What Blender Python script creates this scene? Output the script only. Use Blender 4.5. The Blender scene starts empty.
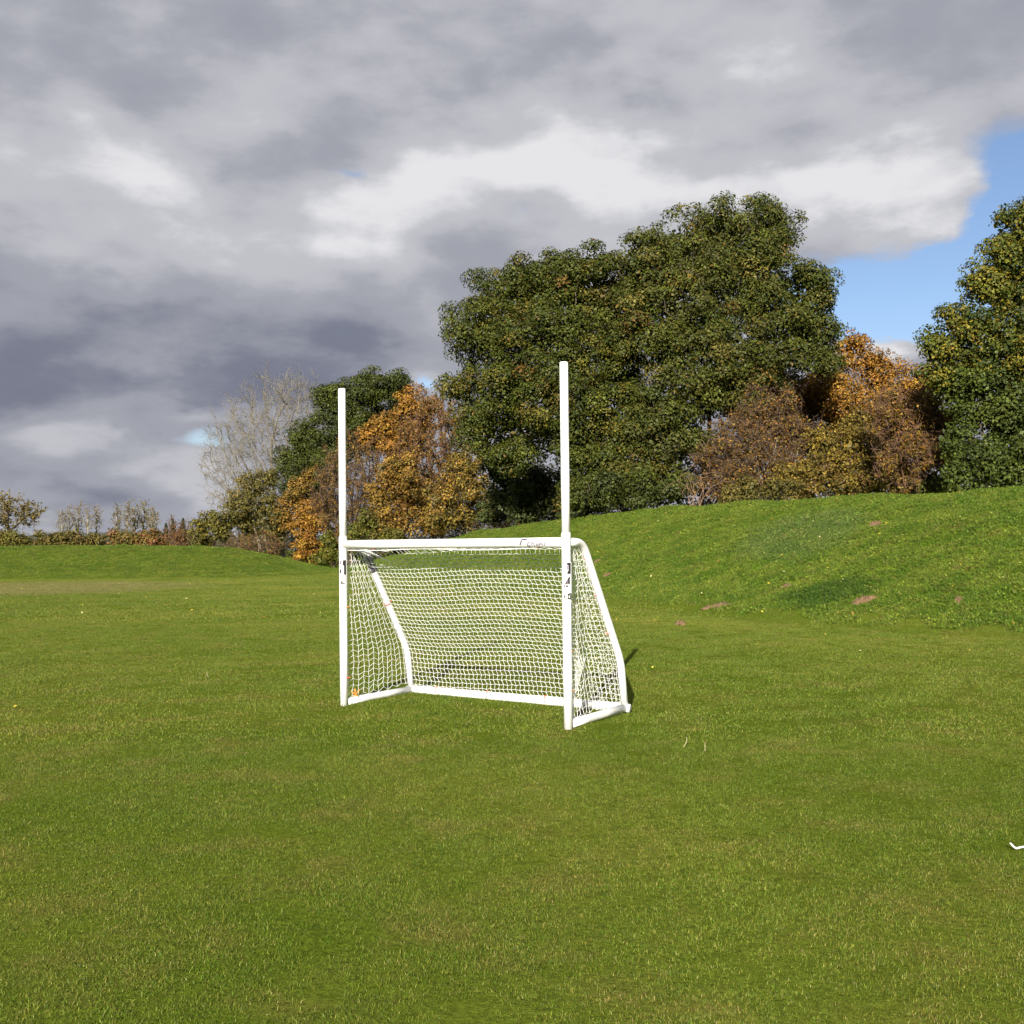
import bpy, math, random
import numpy as np
from mathutils import Vector, Matrix

random.seed(7)
RNG = np.random.default_rng(11)
C = bpy.context.scene.collection
scene = bpy.context.scene

# ------------------------------------------------------------------ camera
F = 1040.0; CX = 512.0; HY = 548.0; CAMH = 1.46; ROLL = 0.0073
cam_d = bpy.data.cameras.new('camera')
cam = bpy.data.objects.new('camera', cam_d); C.objects.link(cam)
cam_d.sensor_width = 36.0; cam_d.lens = 36.0 * F / 1024.0
cam_d.shift_y = (HY - 512.0) / 1024.0
cam_d.clip_start = 0.05; cam_d.clip_end = 20000
cam.matrix_world = (Matrix.Translation((0, 0, CAMH)) @ Matrix.Rotation(math.radians(90), 4, 'X')
                    @ Matrix.Rotation(-ROLL, 4, 'Z'))
scene.camera = cam


def ray(px, py):
    dx, dy = px - CX, HY - py
    c, s = math.cos(ROLL), math.sin(ROLL)
    return (dx * c + dy * s) / F, (-dx * s + dy * c) / F


def at(px, py, d):
    """world point seen at photo pixel px,py at depth d"""
    u, v = ray(px, py)
    return np.array((u * d, d, CAMH + v * d))


# ------------------------------------------------------------------ helpers
def tag(o, label=None, cat=None, group=None, kind=None):
    if label: o['label'] = label
    if cat: o['category'] = cat
    if group: o['group'] = group
    if kind: o['kind'] = kind
    return o


def empty(name, loc=(0, 0, 0), rz=0.0):
    o = bpy.data.objects.new(name, None); C.objects.link(o)
    o.location = loc; o.rotation_euler = (0, 0, rz)
    o.empty_display_size = 0.3
    return o


def build(name, V, faces, mat, parent=None, col=None, smooth=False, link=True):
    """V (N,3); faces = list of (M,k) int arrays; col = per vertex rgb"""
    V = np.asarray(V, dtype=np.float32)
    if parent is not None:
        V = V - np.array(parent.location, dtype=np.float32) if parent.get('_world', True) else V
    me = bpy.data.meshes.new(name)
    faces = [np.asarray(f, dtype=np.int32) for f in faces if len(f)]
    nl = sum(f.size for f in faces); npoly = sum(len(f) for f in faces)
    me.vertices.add(len(V)); me.vertices.foreach_set('co', V.ravel())
    me.loops.add(nl); me.polygons.add(npoly)
    me.loops.foreach_set('vertex_index', np.concatenate([f.ravel() for f in faces]))
    tot = np.concatenate([np.full(len(f), f.shape[1], np.int32) for f in faces])
    st = np.concatenate([[0], np.cumsum(tot)[:-1]]).astype(np.int32)
    me.polygons.foreach_set('loop_start', st); me.polygons.foreach_set('loop_total', tot)
    if smooth: me.polygons.foreach_set('use_smooth', np.ones(npoly, bool))
    me.update(calc_edges=True)
    if col is not None:
        a = me.color_attributes.new('tint', 'FLOAT_COLOR', 'POINT')
        c4 = np.ones((len(V), 4), np.float32); c4[:, :3] = col
        a.data.foreach_set('color', c4.ravel())
    me.materials.append(mat)
    o = bpy.data.objects.new(name, me)
    if link: C.objects.link(o)
    if parent is not None: o.parent = parent
    return o


def nrm(a):
    return a / np.maximum(np.linalg.norm(a, axis=-1, keepdims=True), 1e-9)


def frames(d):
    d = nrm(d)
    up = np.where(np.abs(d[:, 2:3]) > 0.9, np.array([[1.0, 0, 0]]), np.array([[0, 0, 1.0]]))
    s = nrm(np.cross(d, up)); t = np.cross(s, d)
    return s, t


def prisms(p0, p1, r0, r1, k=4):
    """many tapered k-sided tubes -> V, F"""
    p0, p1 = np.asarray(p0, float), np.asarray(p1, float)
    n = len(p0); s, t = frames(p1 - p0)
    a = np.arange(k) * 2 * math.pi / k
    off = s[:, None, :] * np.cos(a)[None, :, None] + t[:, None, :] * np.sin(a)[None, :, None]
    A = p0[:, None, :] + off * np.reshape(r0, (-1, 1, 1)); B = p1[:, None, :] + off * np.reshape(r1, (-1, 1, 1))
    V = np.concatenate([A, B], axis=1).reshape(-1, 3)
    i = np.arange(k); j = (i + 1) % k
    f = np.stack([i, j, j + k, i + k], 1)
    Fq = (f[None] + (np.arange(n) * 2 * k)[:, None, None]).reshape(-1, 4)
    return V, Fq


def tube(path, r, k=16, cap=True):
    """one smooth tube along a polyline -> V, [faces]"""
    P = np.asarray(path, float); n = len(P)
    T = np.gradient(P, axis=0); T = nrm(T)
    ref = np.array([0.0, 0, 1]) if abs(T[0, 2]) < 0.9 else np.array([1.0, 0, 0])
    s = nrm(np.cross(T[0], ref)); S = [s]
    for i in range(1, n):
        s = s - T[i] * np.dot(s, T[i]); s = s / np.linalg.norm(s); S.append(s)
    S = np.array(S); U = np.cross(S, T)
    rr = np.broadcast_to(np.asarray(r, float), (n,))
    a = np.arange(k) * 2 * math.pi / k
    V = (P[:, None] + (S[:, None] * np.cos(a)[None, :, None] + U[:, None] * np.sin(a)[None, :, None]) * rr[:, None, None]).reshape(-1, 3)
    i = np.arange(k); j = (i + 1) % k
    f = np.stack([i, j, j + k, i + k], 1)
    Fq = (f[None] + (np.arange(n - 1) * k)[:, None, None]).reshape(-1, 4)
    fs = [Fq]
    if cap: fs.append(np.array([i[::-1], i + (n - 1) * k]))
    return V, fs


class MB:
    def __init__(self): self.V = []; self.F = []; self.n = 0
    def add(self, V, fs):
        self.V.append(np.asarray(V, float)); self.F += [np.asarray(f) + self.n for f in fs]; self.n += len(V); return self
    def out(self, name, mat, parent=None, smooth=True, col=None):
        return build(name, np.concatenate(self.V), self.F, mat, parent, col, smooth)


# ------------------------------------------------------------------ materials
def newmat(name):
    m = bpy.data.materials.new(name); m.use_nodes = True
    nt = m.node_tree; nt.nodes.clear()
    return m, nt


class NT:
    def __init__(self, nt): self.nt = nt
    def n(self, t, **kw):
        x = self.nt.nodes.new(t)
        for k, v in kw.items(): setattr(x, k, v)
        return x
    def l(self, a, b): self.nt.links.new(a, b)
    def val(self, sock, v):
        if hasattr(v, 'is_output'): self.l(v, sock)
        else: sock.default_value = v
    def math(self, op, a, b=0.0, c=0.0, clamp=False):
        x = self.n('ShaderNodeMath', operation=op, use_clamp=clamp)
        for i, v in enumerate((a, b, c)): self.val(x.inputs[i], v)
        return x.outputs[0]
    def mix(self, fac, a, b, bt='MIX'):
        x = self.n('ShaderNodeMix', data_type='RGBA', blend_type=bt)
        self.val(x.inputs[0], fac)
        for i, v in ((6, a), (7, b)):
            if not hasattr(v, 'is_output') and len(v) == 3: v = (*v, 1)
            self.val(x.inputs[i], v)
        return x.outputs[2]
    def noise(self, vec, scale, detail=4, rough=0.5):
        x = self.n('ShaderNodeTexNoise'); self.l(vec, x.inputs['Vector'])
        x.inputs['Scale'].default_value = scale; x.inputs['Detail'].default_value = detail
        x.inputs['Roughness'].default_value = rough
        return x.outputs['Fac']
    def ramp(self, v, lo, hi, a=0.0, b=1.0):
        x = self.n('ShaderNodeMapRange'); x.clamp = True; x.interpolation_type = 'SMOOTHSTEP'
        self.val(x.inputs[0], v); x.inputs[1].default_value = lo; x.inputs[2].default_value = hi
        x.inputs[3].default_value = a; x.inputs[4].default_value = b
        return x.outputs[0]


def simple(name, col, rough=0.5, noise_amt=0.12, scale=30.0, bump=0.0):
    m, nt = newmat(name); N = NT(nt)
    g = N.n('ShaderNodeNewGeometry')
    f = N.noise(g.outputs['Position'], scale, 5, 0.6)
    c = N.mix(f, tuple(x * (1 - noise_amt) for x in col), tuple(min(1, x * (1 + noise_amt)) for x in col))
    p = N.n('ShaderNodeBsdfPrincipled'); N.l(c, p.inputs['Base Color']); p.inputs['Roughness'].default_value = rough
    if bump:
        b = N.n('ShaderNodeBump'); b.inputs['Strength'].default_value = bump; b.inputs['Distance'].default_value = 0.02
        N.l(f, b.inputs['Height']); N.l(b.outputs[0], p.inputs['Normal'])
    o = N.n('ShaderNodeOutputMaterial'); N.l(p.outputs[0], o.inputs[0])
    return m


M_WHITE = simple('white_plastic', (0.80, 0.80, 0.80), 0.35, 0.03, 8)
M_NET = simple('white_net', (0.82, 0.82, 0.80), 0.7, 0.03, 8)
M_BLACK = simple('black_print', (0.015, 0.013, 0.016), 0.5)
M_GREY = simple('grey_print', (0.09, 0.08, 0.11), 0.5)
M_SILVER = simple('grey_tape', (0.20, 0.18, 0.20), 0.45)
M_PURPLE = simple('faint_print', (0.20, 0.16, 0.24), 0.5)
M_PINK = simple('red_clip', (0.75, 0.16, 0.10), 0.5)
M_ORANGE = simple('orange_clip', (0.80, 0.30, 0.06), 0.5)
M_STICK = simple('sticker_white', (0.78, 0.76, 0.79), 0.4, 0.02)
M_BARK = simple('bark', (0.085, 0.066, 0.048), 0.9, 0.45, 5, 0.6)
M_BARKPALE = simple('pale_bark', (0.27, 0.24, 0.18), 0.9, 0.3, 5, 0.4)
M_TWIGBROWN = simple('brown_twigs', (0.075, 0.047, 0.028), 0.9, 0.35, 2)
M_TWIGRED = simple('red_brown_twigs', (0.10, 0.052, 0.030), 0.9, 0.35, 2)
M_TWIGGREY = simple('grey_twigs', (0.18, 0.16, 0.125), 0.9, 0.3, 2)
M_TWIGYEL = simple('yellow_twigs', (0.19, 0.15, 0.085), 0.9, 0.3, 2)
M_SOIL = simple('bare_soil', (0.165, 0.098, 0.050), 0.95, 0.8, 22, 1.0)
M_STRAW = simple('dry_straw', (0.36, 0.31, 0.17), 0.8)


def leafmat(name, trans=0.3, rough=0.55):
    m, nt = newmat(name); N = NT(nt)
    a = N.n('ShaderNodeAttribute', attribute_name='tint')
    p = N.n('ShaderNodeBsdfPrincipled'); N.l(a.outputs['Color'], p.inputs['Base Color'])
    p.inputs['Roughness'].default_value = rough
    p.inputs['Specular IOR Level'].default_value = 0.22
    t = N.n('ShaderNodeBsdfTranslucent'); N.l(a.outputs['Color'], t.inputs['Color'])
    mx = N.n('ShaderNodeMixShader'); mx.inputs[0].default_value = trans
    N.l(p.outputs[0], mx.inputs[1]); N.l(t.outputs[0], mx.inputs[2])
    o = N.n('ShaderNodeOutputMaterial'); N.l(mx.outputs[0], o.inputs[0])
    return m


M_LEAF = leafmat('leaves', .18)

# ------------------------------------------------------------------ terrain
TOE = np.array([(-24, 104), (-13.5, 77), (-5.6, 52), (-1.1, 36), (1.3, 29), (4.0, 22), (7.8, 16), (12, 10), (17, 2), (23, -14)], float)
CREST = np.array([(-24, 112, 0), (-15, 88, 0.0), (-12.8, 80, 0.12), (-8.3, 69, 1.0), (-4.7, 60, 1.62), (-1.6, 52, 2.30), (2.1, 46, 2.69), (6.5, 38, 2.87),
                  (9.4, 34, 2.9), (12.8, 26, 2.8), (17, 18, 2.8), (22.5, 8, 2.8), (29, -14, 2.8)], float)


def polydist(P, L):
    """distance to polyline, side sign (+ = right/behind), interpolated 3rd coord"""
    best = np.full(len(P), 1e9); sg = np.zeros(len(P)); zz = np.zeros(len(P))
    for a, b in zip(L[:-1], L[1:]):
        ab = b[:2] - a[:2]
        t = np.clip(((P - a[:2]) @ ab) / (ab @ ab), 0, 1)
        q = a[:2] + t[:, None] * ab
        d = np.linalg.norm(P - q, axis=1)
        cr = ab[0] * (P[:, 1] - a[1]) - ab[1] * (P[:, 0] - a[0])
        m = d < best
        best = np.where(m, d, best); sg = np.where(m, np.sign(cr), sg)
        if L.shape[1] > 2: zz = np.where(m, a[2] + t * (b[2] - a[2]), zz)
    return best, sg, zz


MX = np.array([-90, -30.5, -19, -16.2, -14.4, -12.6, -10.8, -9.0]); MZ = np.array([1.72, 1.76, 1.68, 1.42, 1.08, 0.5, 0.1, 0.0])


def vnoise(x, y, s, seed=0):
    x = x * s + seed * 17.3; y = y * s - seed * 9.1
    return (np.sin(x * 1.3 + 1.7 * np.sin(y * 0.9)) + np.sin(y * 1.7 + 1.3 * np.sin(x * 1.1 + 2)) + np.sin((x + y) * 0.8)) / 3


def terrain(x, y):
    x = np.asarray(x, float); y = np.asarray(y, float); sh = x.shape
    P = np.stack([x.ravel(), y.ravel()], 1)
    dt, st, _ = polydist(P, TOE); dc, sc, zc = polydist(P, CREST)
    inside = st > 0; beyond = sc > 0
    t = np.where(beyond, 1.0, np.where(inside, dt / (dt + dc + 1e-6), 0.0))
    t = np.clip(t, 0, 1)
    s = t * t * (3 - 2 * t); s = 0.6 * s + 0.4 * (t ** 1.35)
    h = zc * s
    mz = np.interp(P[:, 0], MX, MZ)
    tt = np.clip(1 - np.abs(P[:, 1] - 62) / np.where(P[:, 1] < 62, 8.5, 14), 0, 1)
    hm = mz * tt * tt * (3 - 2 * tt)
    hh = np.maximum(h, hm)
    rough = np.clip(hh / 1.0, 0, 1)
    near = np.clip(P[:, 1] / 6, 0.3, 1)
    hh = hh + vnoise(P[:, 0], P[:, 1], 0.9, 1) * (0.018 + 0.05 * rough) * near + vnoise(P[:, 0], P[:, 1], 2.3, 2) * 0.035 * rough \
        + vnoise(P[:, 0], P[:, 1], 0.22, 3) * 0.03 * np.clip((P[:, 1] - 14) / 10, 0, 1)
    bank = np.clip(np.maximum(t * 4, 0), 0, 1)
    mound = np.clip(hm * 2, 0, 1)
    return hh.reshape(sh), bank.reshape(sh), mound.reshape(sh)


def gz(x, y): return float(terrain(np.array([x]), np.array([y]))[0][0])


def hit(px, py, dmin=3, dmax=120):
    u, v = ray(px, py)
    d = np.arange(dmin, dmax, 0.05)
    z = terrain(u * d, d)[0]
    below = CAMH + v * d <= z
    k = np.argmax(below) if below.any() else len(d) - 1
    return np.array((u * d[k], d[k], z[k]))


def axis(lo, hi, step, far_lo, far_hi, g=1.18):
    a = list(np.arange(lo, hi + 1e-6, step)); s = step; v = a[-1]
    while v < far_hi: s *= g; v += s; a.append(v)
    s = step; v = a[0]; b = []
    while v > far_lo: s *= g; v -= s; b.append(v)
    return np.array(b[::-1] + a)


gx = axis(-45, 30, 0.35, -4000, 4000); gy = axis(-6, 95, 0.35, -600, 5000)
XX, YY = np.meshgrid(gx, gy)
ZZ, BK, MD = terrain(XX, YY)
nx, ny = len(gx), len(gy)
idx = np.arange(nx * ny).reshape(ny, nx)
quads = np.stack([idx[:-1, :-1], idx[:-1, 1:], idx[1:, 1:], idx[1:, :-1]], -1).reshape(-1, 4)


def grass_colour(N, pos, use_tint):
    """shared world-space colour of the turf: lush, straw and weedy patches"""
    n1 = N.noise(pos, 0.28, 3, 0.55); n2 = N.noise(pos, 1.7, 4, 0.6); n3 = N.noise(pos, 0.09, 2, 0.5); n4 = N.noise(pos, 6.0, 3, 0.6)
    c = N.mix(N.ramp(n1, 0.35, 0.68), (0.110, 0.160, 0.016), (0.152, 0.186, 0.024))
    c = N.mix(N.ramp(n2, 0.45, 0.75, 0, 0.55), c, (0.205, 0.178, 0.045))
    c = N.mix(N.ramp(n4, 0.50, 0.72, 0, 0.5), c, (0.080, 0.120, 0.011))
    c = N.mix(N.ramp(n3, 0.42, 0.62, 0, 0.35), c, (0.092, 0.140, 0.015))
    return c


def spot(N, sep, x, y, rx, ry):
    a = N.math('DIVIDE', N.math('SUBTRACT', sep.outputs[0], x), rx); b = N.math('DIVIDE', N.math('SUBTRACT', sep.outputs[1], y), ry)
    r = N.math('ADD', N.math('MULTIPLY', a, a), N.math('MULTIPLY', b, b))
    return N.ramp(r, 1.6, 0.35)


def regions(N, c, pos):
    """named patches of differing grass colour: the worn pale strip, a darker green patch on the bank and a bluish fescue streak"""
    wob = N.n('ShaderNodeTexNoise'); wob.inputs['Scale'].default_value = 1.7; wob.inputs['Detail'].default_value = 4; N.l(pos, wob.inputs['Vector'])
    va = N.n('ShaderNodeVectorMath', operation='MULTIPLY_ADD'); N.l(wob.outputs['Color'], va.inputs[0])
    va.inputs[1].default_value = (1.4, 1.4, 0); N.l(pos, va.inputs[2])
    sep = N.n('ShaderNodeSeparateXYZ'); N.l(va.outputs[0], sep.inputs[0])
    p = PATCHES
    c = N.mix(N.math('MULTIPLY', spot(N, sep, -21 + .7, 41.5 + .7, 8.0, 8.0), 0.75), c, (0.185, 0.175, 0.060))
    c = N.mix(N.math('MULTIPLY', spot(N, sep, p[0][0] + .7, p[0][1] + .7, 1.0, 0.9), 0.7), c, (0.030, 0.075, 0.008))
    c = N.mix(N.math('MULTIPLY', spot(N, sep, p[1][0] + .7, p[1][1] + .7, 1.6, 2.6), 0.4), c, (0.105, 0.155, 0.050))
    return c


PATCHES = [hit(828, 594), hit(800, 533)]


def bank_colour(N, c, pos, on_bank):
    bk = N.n('ShaderNodeAttribute', attribute_name='bank'); md = N.n('ShaderNodeAttribute', attribute_name='mound')
    nb = N.noise(pos, 1.1, 5, 0.65)
    cb = N.mix(N.ramp(nb, 0.35, 0.65), (0.074, 0.138, 0.011), (0.140, 0.195, 0.022))
    cb = N.mix(N.ramp(N.noise(pos, 2.9, 4, 0.6), 0.55, 0.72, 0, 0.6), cb, (0.150, 0.115, 0.035))
    c = N.mix(N.math('MULTIPLY', (bk.outputs['Fac'] if on_bank is None else on_bank), 0.85), c, cb)
    if on_bank is not None: return c
    c = N.mix(N.math('MULTIPLY', md.outputs['Fac'], 0.7), c, N.mix(nb, (0.060, 0.108, 0.012), (0.112, 0.146, 0.020)))
    return c


def turf_mat():
    m, nt = newmat('turf'); N = NT(nt)
    g = N.n('ShaderNodeNewGeometry'); pos = g.outputs['Position']
    c = bank_colour(N, grass_colour(N, pos, False), pos, None)
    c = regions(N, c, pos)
    fine = N.noise(pos, 28, 6, 0.75)
    c = N.mix(1.0, c, N.mix(N.ramp(fine, 0.3, 0.7), (0.6, 0.6, 0.6), (1.15, 1.15, 1.15)), 'MULTIPLY')
    p = N.n('ShaderNodeBsdfDiffuse'); N.l(c, p.inputs['Color'])
    b = N.n('ShaderNodeBump'); b.inputs['Strength'].default_value = 0.9; b.inputs['Distance'].default_value = 0.05
    N.l(N.noise(pos, 14, 6, 0.8), b.inputs['Height']); N.l(b.outputs[0], p.inputs['Normal'])
    o = N.n('ShaderNodeOutputMaterial'); N.l(p.outputs[0], o.inputs[0])
    return m


ground = build('ground', np.stack([XX.ravel(), YY.ravel(), ZZ.ravel()], 1), [quads], turf_mat(), smooth=True)
for nm, arr in (('bank', BK), ('mound', MD)):
    a = ground.data.attributes.new(nm, 'FLOAT', 'POINT'); a.data.foreach_set('value', arr.ravel().astype(np.float32))
tag(ground, kind='structure')

MOLES = [(864, 601, 25, 'widest molehill of bare soil, on the bank right of the dark grass patch'),
                       (718, 607, 26, 'double humped molehill low on the bank, right of the goal'),
                       (680, 625, 9, 'small pale molehill at the very foot of the bank'),
                       (787, 588, 13, 'faint molehill left of the dark patch of grass'),
                       (876, 525, 16, 'molehill high up near the crest of the bank'),
                       (959, 602, 13, 'molehill farthest right on the bank'),
                       (597, 562, 7, 'little molehill beside the top bend of the goal frame'),
                       (607, 576, 10, 'molehill just right of the sloping goal tube')]
# ------------------------------------------------------------------ grass (stuff, instanced clumps of blades)
def blade_mat(name, bank=0.0):
    m, nt = newmat(name); N = NT(nt)
    g = N.n('ShaderNodeNewGeometry'); pos = g.outputs['Position']
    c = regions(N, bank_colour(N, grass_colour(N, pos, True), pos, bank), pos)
    a = N.n('ShaderNodeAttribute', attribute_name='tint')
    c = N.mix(1.0, c, a.outputs['Color'], 'MULTIPLY')
    d = N.n('ShaderNodeBsdfPrincipled'); N.l(c, d.inputs['Base Color']); d.inputs['Roughness'].default_value = 0.5
    d.inputs['Specular IOR Level'].default_value = 0.25
    t = N.n('ShaderNodeBsdfTranslucent'); N.l(c, t.inputs['Color'])
    mx = N.n('ShaderNodeMixShader'); mx.inputs[0].default_value = 0.3
    N.l(d.outputs[0], mx.inputs[1]); N.l(t.outputs[0], mx.inputs[2])
    o = N.n('ShaderNodeOutputMaterial'); N.l(mx.outputs[0], o.inputs[0])
    return m


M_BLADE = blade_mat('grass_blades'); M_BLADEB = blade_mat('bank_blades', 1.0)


def patch(name, size, n, hmin, hmax, w, lean, tints, probs, broad=0, tuft=False):
    rng = np.random.default_rng(abs(hash(name)) % 9999 if False else sum(map(ord, name)))
    if tuft:
        nc = max(4, n // 28); cc = (rng.random((nc, 2)) - .5) * size
        xy = cc[rng.integers(0, nc, n)] + rng.normal(0, 0.035, (n, 2))
    else:
        xy = (rng.random((n, 2)) - .5) * size
    h = rng.uniform(hmin, hmax, n); az = rng.uniform(0, 2 * math.pi, n); ln = np.abs(rng.normal(0, lean, n))
    fa = rng.uniform(0, 2 * math.pi, n)
    base = np.concatenate([xy, np.full((n, 1), -0.01)], 1)
    side = np.stack([np.cos(fa), np.sin(fa), 0 * fa], 1) * (w * rng.uniform(.7, 1.3, n))[:, None] * .5
    dirh = np.stack([np.cos(az), np.sin(az), 0 * az], 1)
    mid = base + np.array([0, 0, 1.0]) * (h * .6)[:, None] + dirh * (h * ln * .35)[:, None]
    tip = base + np.array([0, 0, 1.0]) * (h * np.clip(1 - .35 * ln, .3, 1))[:, None] + dirh * (h * ln)[:, None]
    V = np.stack([base - side, base + side, mid + side * .8, mid - side * .8, tip], 1)
    ci = rng.choice(len(tints), n, p=probs)
    col = np.array(tints)[ci] * rng.uniform(.6, 1.45, (n, 1))
    fq = np.array([[0, 1, 2, 3]]) + (np.arange(n) * 5)[:, None]; ft = np.array([[3, 2, 4]]) + (np.arange(n) * 5)[:, None]
    Vs = [V.reshape(-1, 3)]; Fs = [fq, ft]; Cs = [np.repeat(col, 5, 0)]
    if broad:
        xy = (rng.random((broad, 2)) - .5) * size; L = rng.uniform(.02, .05, broad); a = rng.uniform(0, 6.28, broad)
        d = np.stack([np.cos(a), np.sin(a), rng.uniform(.1, .9, broad)], 1); d = nrm(d)
        s = nrm(np.cross(d, [0, 0, 1.0])) * (L * .38)[:, None]
        b = np.concatenate([xy, rng.uniform(.02, .07, (broad, 1))], 1)
        Q = np.stack([b, b + d * (L * .5)[:, None] + s, b + d * L[:, None], b + d * (L * .5)[:, None] - s], 1)
        cb = np.array([(1.3, 1.25, 1.3), (1.0, 1.1, 1.0), (2.1, 1.75, 1.9)])[rng.choice(3, broad, p=[.42, .34, .24])] * rng.uniform(.8, 1.2, (broad, 1))
        n0 = n * 5
        Vs.append(Q.reshape(-1, 3)); Fs.append(np.array([[0, 1, 2, 3]]) + (np.arange(broad) * 4)[:, None] + n0); Cs.append(np.repeat(cb, 4, 0))
    return build(name, np.concatenate(Vs), Fs, M_BLADEB if broad else M_BLADE, col=np.concatenate(Cs), link=False)


TINTS = [(1.0, 1.0, 1.0), (0.7, 0.95, 0.7), (1.55, 1.2, 1.7), (1.9, 1.35, 3.2), (1.25, 1.2, 1.1)]
PROB = [.33, .26, .16, .07, .18]


def scatter(name, patches, pts, label):
    """one object whose geometry nodes stand blade clumps on every point"""
    pts = np.asarray(pts); n = len(pts)
    z = terrain(pts[:, 0], pts[:, 1])[0]; e = 0.15
    dx = (terrain(pts[:, 0] + e, pts[:, 1])[0] - terrain(pts[:, 0] - e, pts[:, 1])[0]) / (2 * e)
    dy = (terrain(pts[:, 0], pts[:, 1] + e)[0] - terrain(pts[:, 0], pts[:, 1] - e)[0]) / (2 * e)
    rot = np.zeros((n, 3))
    for i in range(n):
        q = Vector((0, 0, 1)).rotation_difference(Vector((-dx[i], -dy[i], 1)).normalized()) @ Matrix.Rotation(RNG.uniform(0, 6.28), 3, 'Z').to_quaternion()
        rot[i] = q.to_euler('XYZ')
    me = bpy.data.meshes.new(name); me.vertices.add(n)
    me.vertices.foreach_set('co', np.column_stack([pts, z]).astype(np.float32).ravel())
    a = me.attributes.new('rot', 'FLOAT_VECTOR', 'POINT'); a.data.foreach_set('vector', rot.astype(np.float32).ravel())
    a = me.attributes.new('size', 'FLOAT', 'POINT'); a.data.foreach_set('value', RNG.uniform(.8, 1.2, n).astype(np.float32))
    o = bpy.data.objects.new(name, me); C.objects.link(o)
    col = bpy.data.collections.new(name + '_clumps')
    for p in patches: col.objects.link(p)
    ng = bpy.data.node_groups.new(name + '_nodes', 'GeometryNodeTree')
    ng.interface.new_socket('Geometry', in_out='INPUT', socket_type='NodeSocketGeometry')
    ng.interface.new_socket('Geometry', in_out='OUTPUT', socket_type='NodeSocketGeometry')
    N = NT(ng)
    gi = N.n('NodeGroupInput'); go = N.n('NodeGroupOutput'); ip = N.n('GeometryNodeInstanceOnPoints'); ci = N.n('GeometryNodeCollectionInfo')
    ci.inputs['Collection'].default_value = col; ci.inputs['Separate Children'].default_value = True; ci.inputs['Reset Children'].default_value = True
    mp = N.n('GeometryNodeMeshToPoints'); N.l(gi.outputs[0], mp.inputs[0])
    N.l(mp.outputs[0], ip.inputs['Points']); N.l(ci.outputs[0], ip.inputs['Instance']); ip.inputs['Pick Instance'].default_value = True
    r = N.n('GeometryNodeInputNamedAttribute', data_type='FLOAT_VECTOR'); r.inputs[0].default_value = 'rot'
    s = N.n('GeometryNodeInputNamedAttribute', data_type='FLOAT'); s.inputs[0].default_value = 'size'
    er = N.n('FunctionNodeEulerToRotation'); N.l(r.outputs[0], er.inputs[0])
    N.l(er.outputs[0], ip.inputs['Rotation']); N.l(s.outputs[0], ip.inputs['Scale'])
    N.l(ip.outputs[0], go.inputs[0])
    md = o.modifiers.new('grass', 'NODES'); md.node_group = ng
    tag(o, label, 'grass', kind='stuff')
    return o


def grid_pts(step, y0, y1, margin=1.2):
    ys = np.arange(y0, y1, step); P = []
    for y in ys:
        w = 0.5 * y + margin
        xs = np.arange(-w, w, step)
        P.append(np.column_stack([xs, np.full(len(xs), y)]))
    P = np.concatenate(P)
    return P + RNG.uniform(-.4 * step, .4 * step, P.shape)


PA = grid_pts(0.28, 2.4, 8.0)
PB = grid_pts(0.40, 8.0, 22.0)
PC = grid_pts(0.80, 22.0, 68.0, 2.0)
PK = grid_pts(0.42, 12.0, 62.0, 2.0)
bk = lambda P: terrain(P[:, 0], P[:, 1])[1]
PA = PA[bk(PA) < .3]; PB = PB[bk(PB) < .35]; PC = PC[bk(PC) < .4]
PK = PK[(bk(PK) > RNG.uniform(.15, .6, len(PK)))]
_, sc_, _ = polydist(PK, CREST); dck, _, _ = polydist(PK, CREST)
PK = PK[(sc_ < 0) | (dck < 4)]
for a in MOLES:
    c = hit(a[0], a[1]); PK = PK[np.hypot(PK[:, 0] - c[0], PK[:, 1] - c[1]) > .12 + .5 * a[2] / F * c[1]]
PM = grid_pts(0.55, 52.0, 70.0, 3.0); PM = PM[terrain(PM[:, 0], PM[:, 1])[2] > .15]; PK = np.concatenate([PK, PM])
scatter('lawn_grass', [patch('grass_clump_a%d' % k, 0.40, 1900, .009, .029, .0026, .9, TINTS, PROB) for k in range(4)], PA, 'short mown green grass with straw blades in the foreground')
scatter('field_grass', [patch('grass_clump_b%d' % k, 0.52, 900, .012, .033, .0056, .85, TINTS, PROB) for k in range(4)], PB, 'short mown green grass of the flat field round the goal')
scatter('far_field_grass', [patch('grass_clump_c%d' % k, 1.0, 800, .015, .042, .014, .85, TINTS, PROB) for k in range(3)], PC, 'mown grass at the far end of the field')
scatter('bank_grass', [patch('grass_clump_d%d' % k, 0.60, 760, .035, .10, .010, .9, TINTS, PROB, broad=70, tuft=True) for k in range(5)], PK, 'rough weedy grass with broad leaves covering the bank and the far mound')

# ------------------------------------------------------------------ goal
GL = np.array((-1.573, 9.68)); GR = np.array((0.443, 8.37))
WD = (GR - GL) / np.linalg.norm(GR - GL); ND = np.array((-WD[1], WD[0])); GW = np.linalg.norm(GR - GL); GD = 1.0; HC = 1.5
gmid = (GL + GR) / 2; g0 = gz(*gmid)
goal = empty('gaelic_goal', (gmid[0], gmid[1], g0))
tag(goal, 'white tubular goal with tall uprights and a white net on the mown field', 'goal')


def G(w, n, z):
    w = w - .006 * z * w / GW
    p = GL + WD * w + ND * n
    return np.array((p[0], p[1], g0 + z))


RP = 0.037


def part(name, mb, mat, parent=goal, smooth=True): 
    o = mb.out(name, mat, None, smooth)
    o.data.transform(Matrix.Translation(-Vector(goal.location))); o.parent = parent
    if parent is not goal: o.matrix_parent_inverse = Matrix.Identity(4)
    return o


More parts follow.
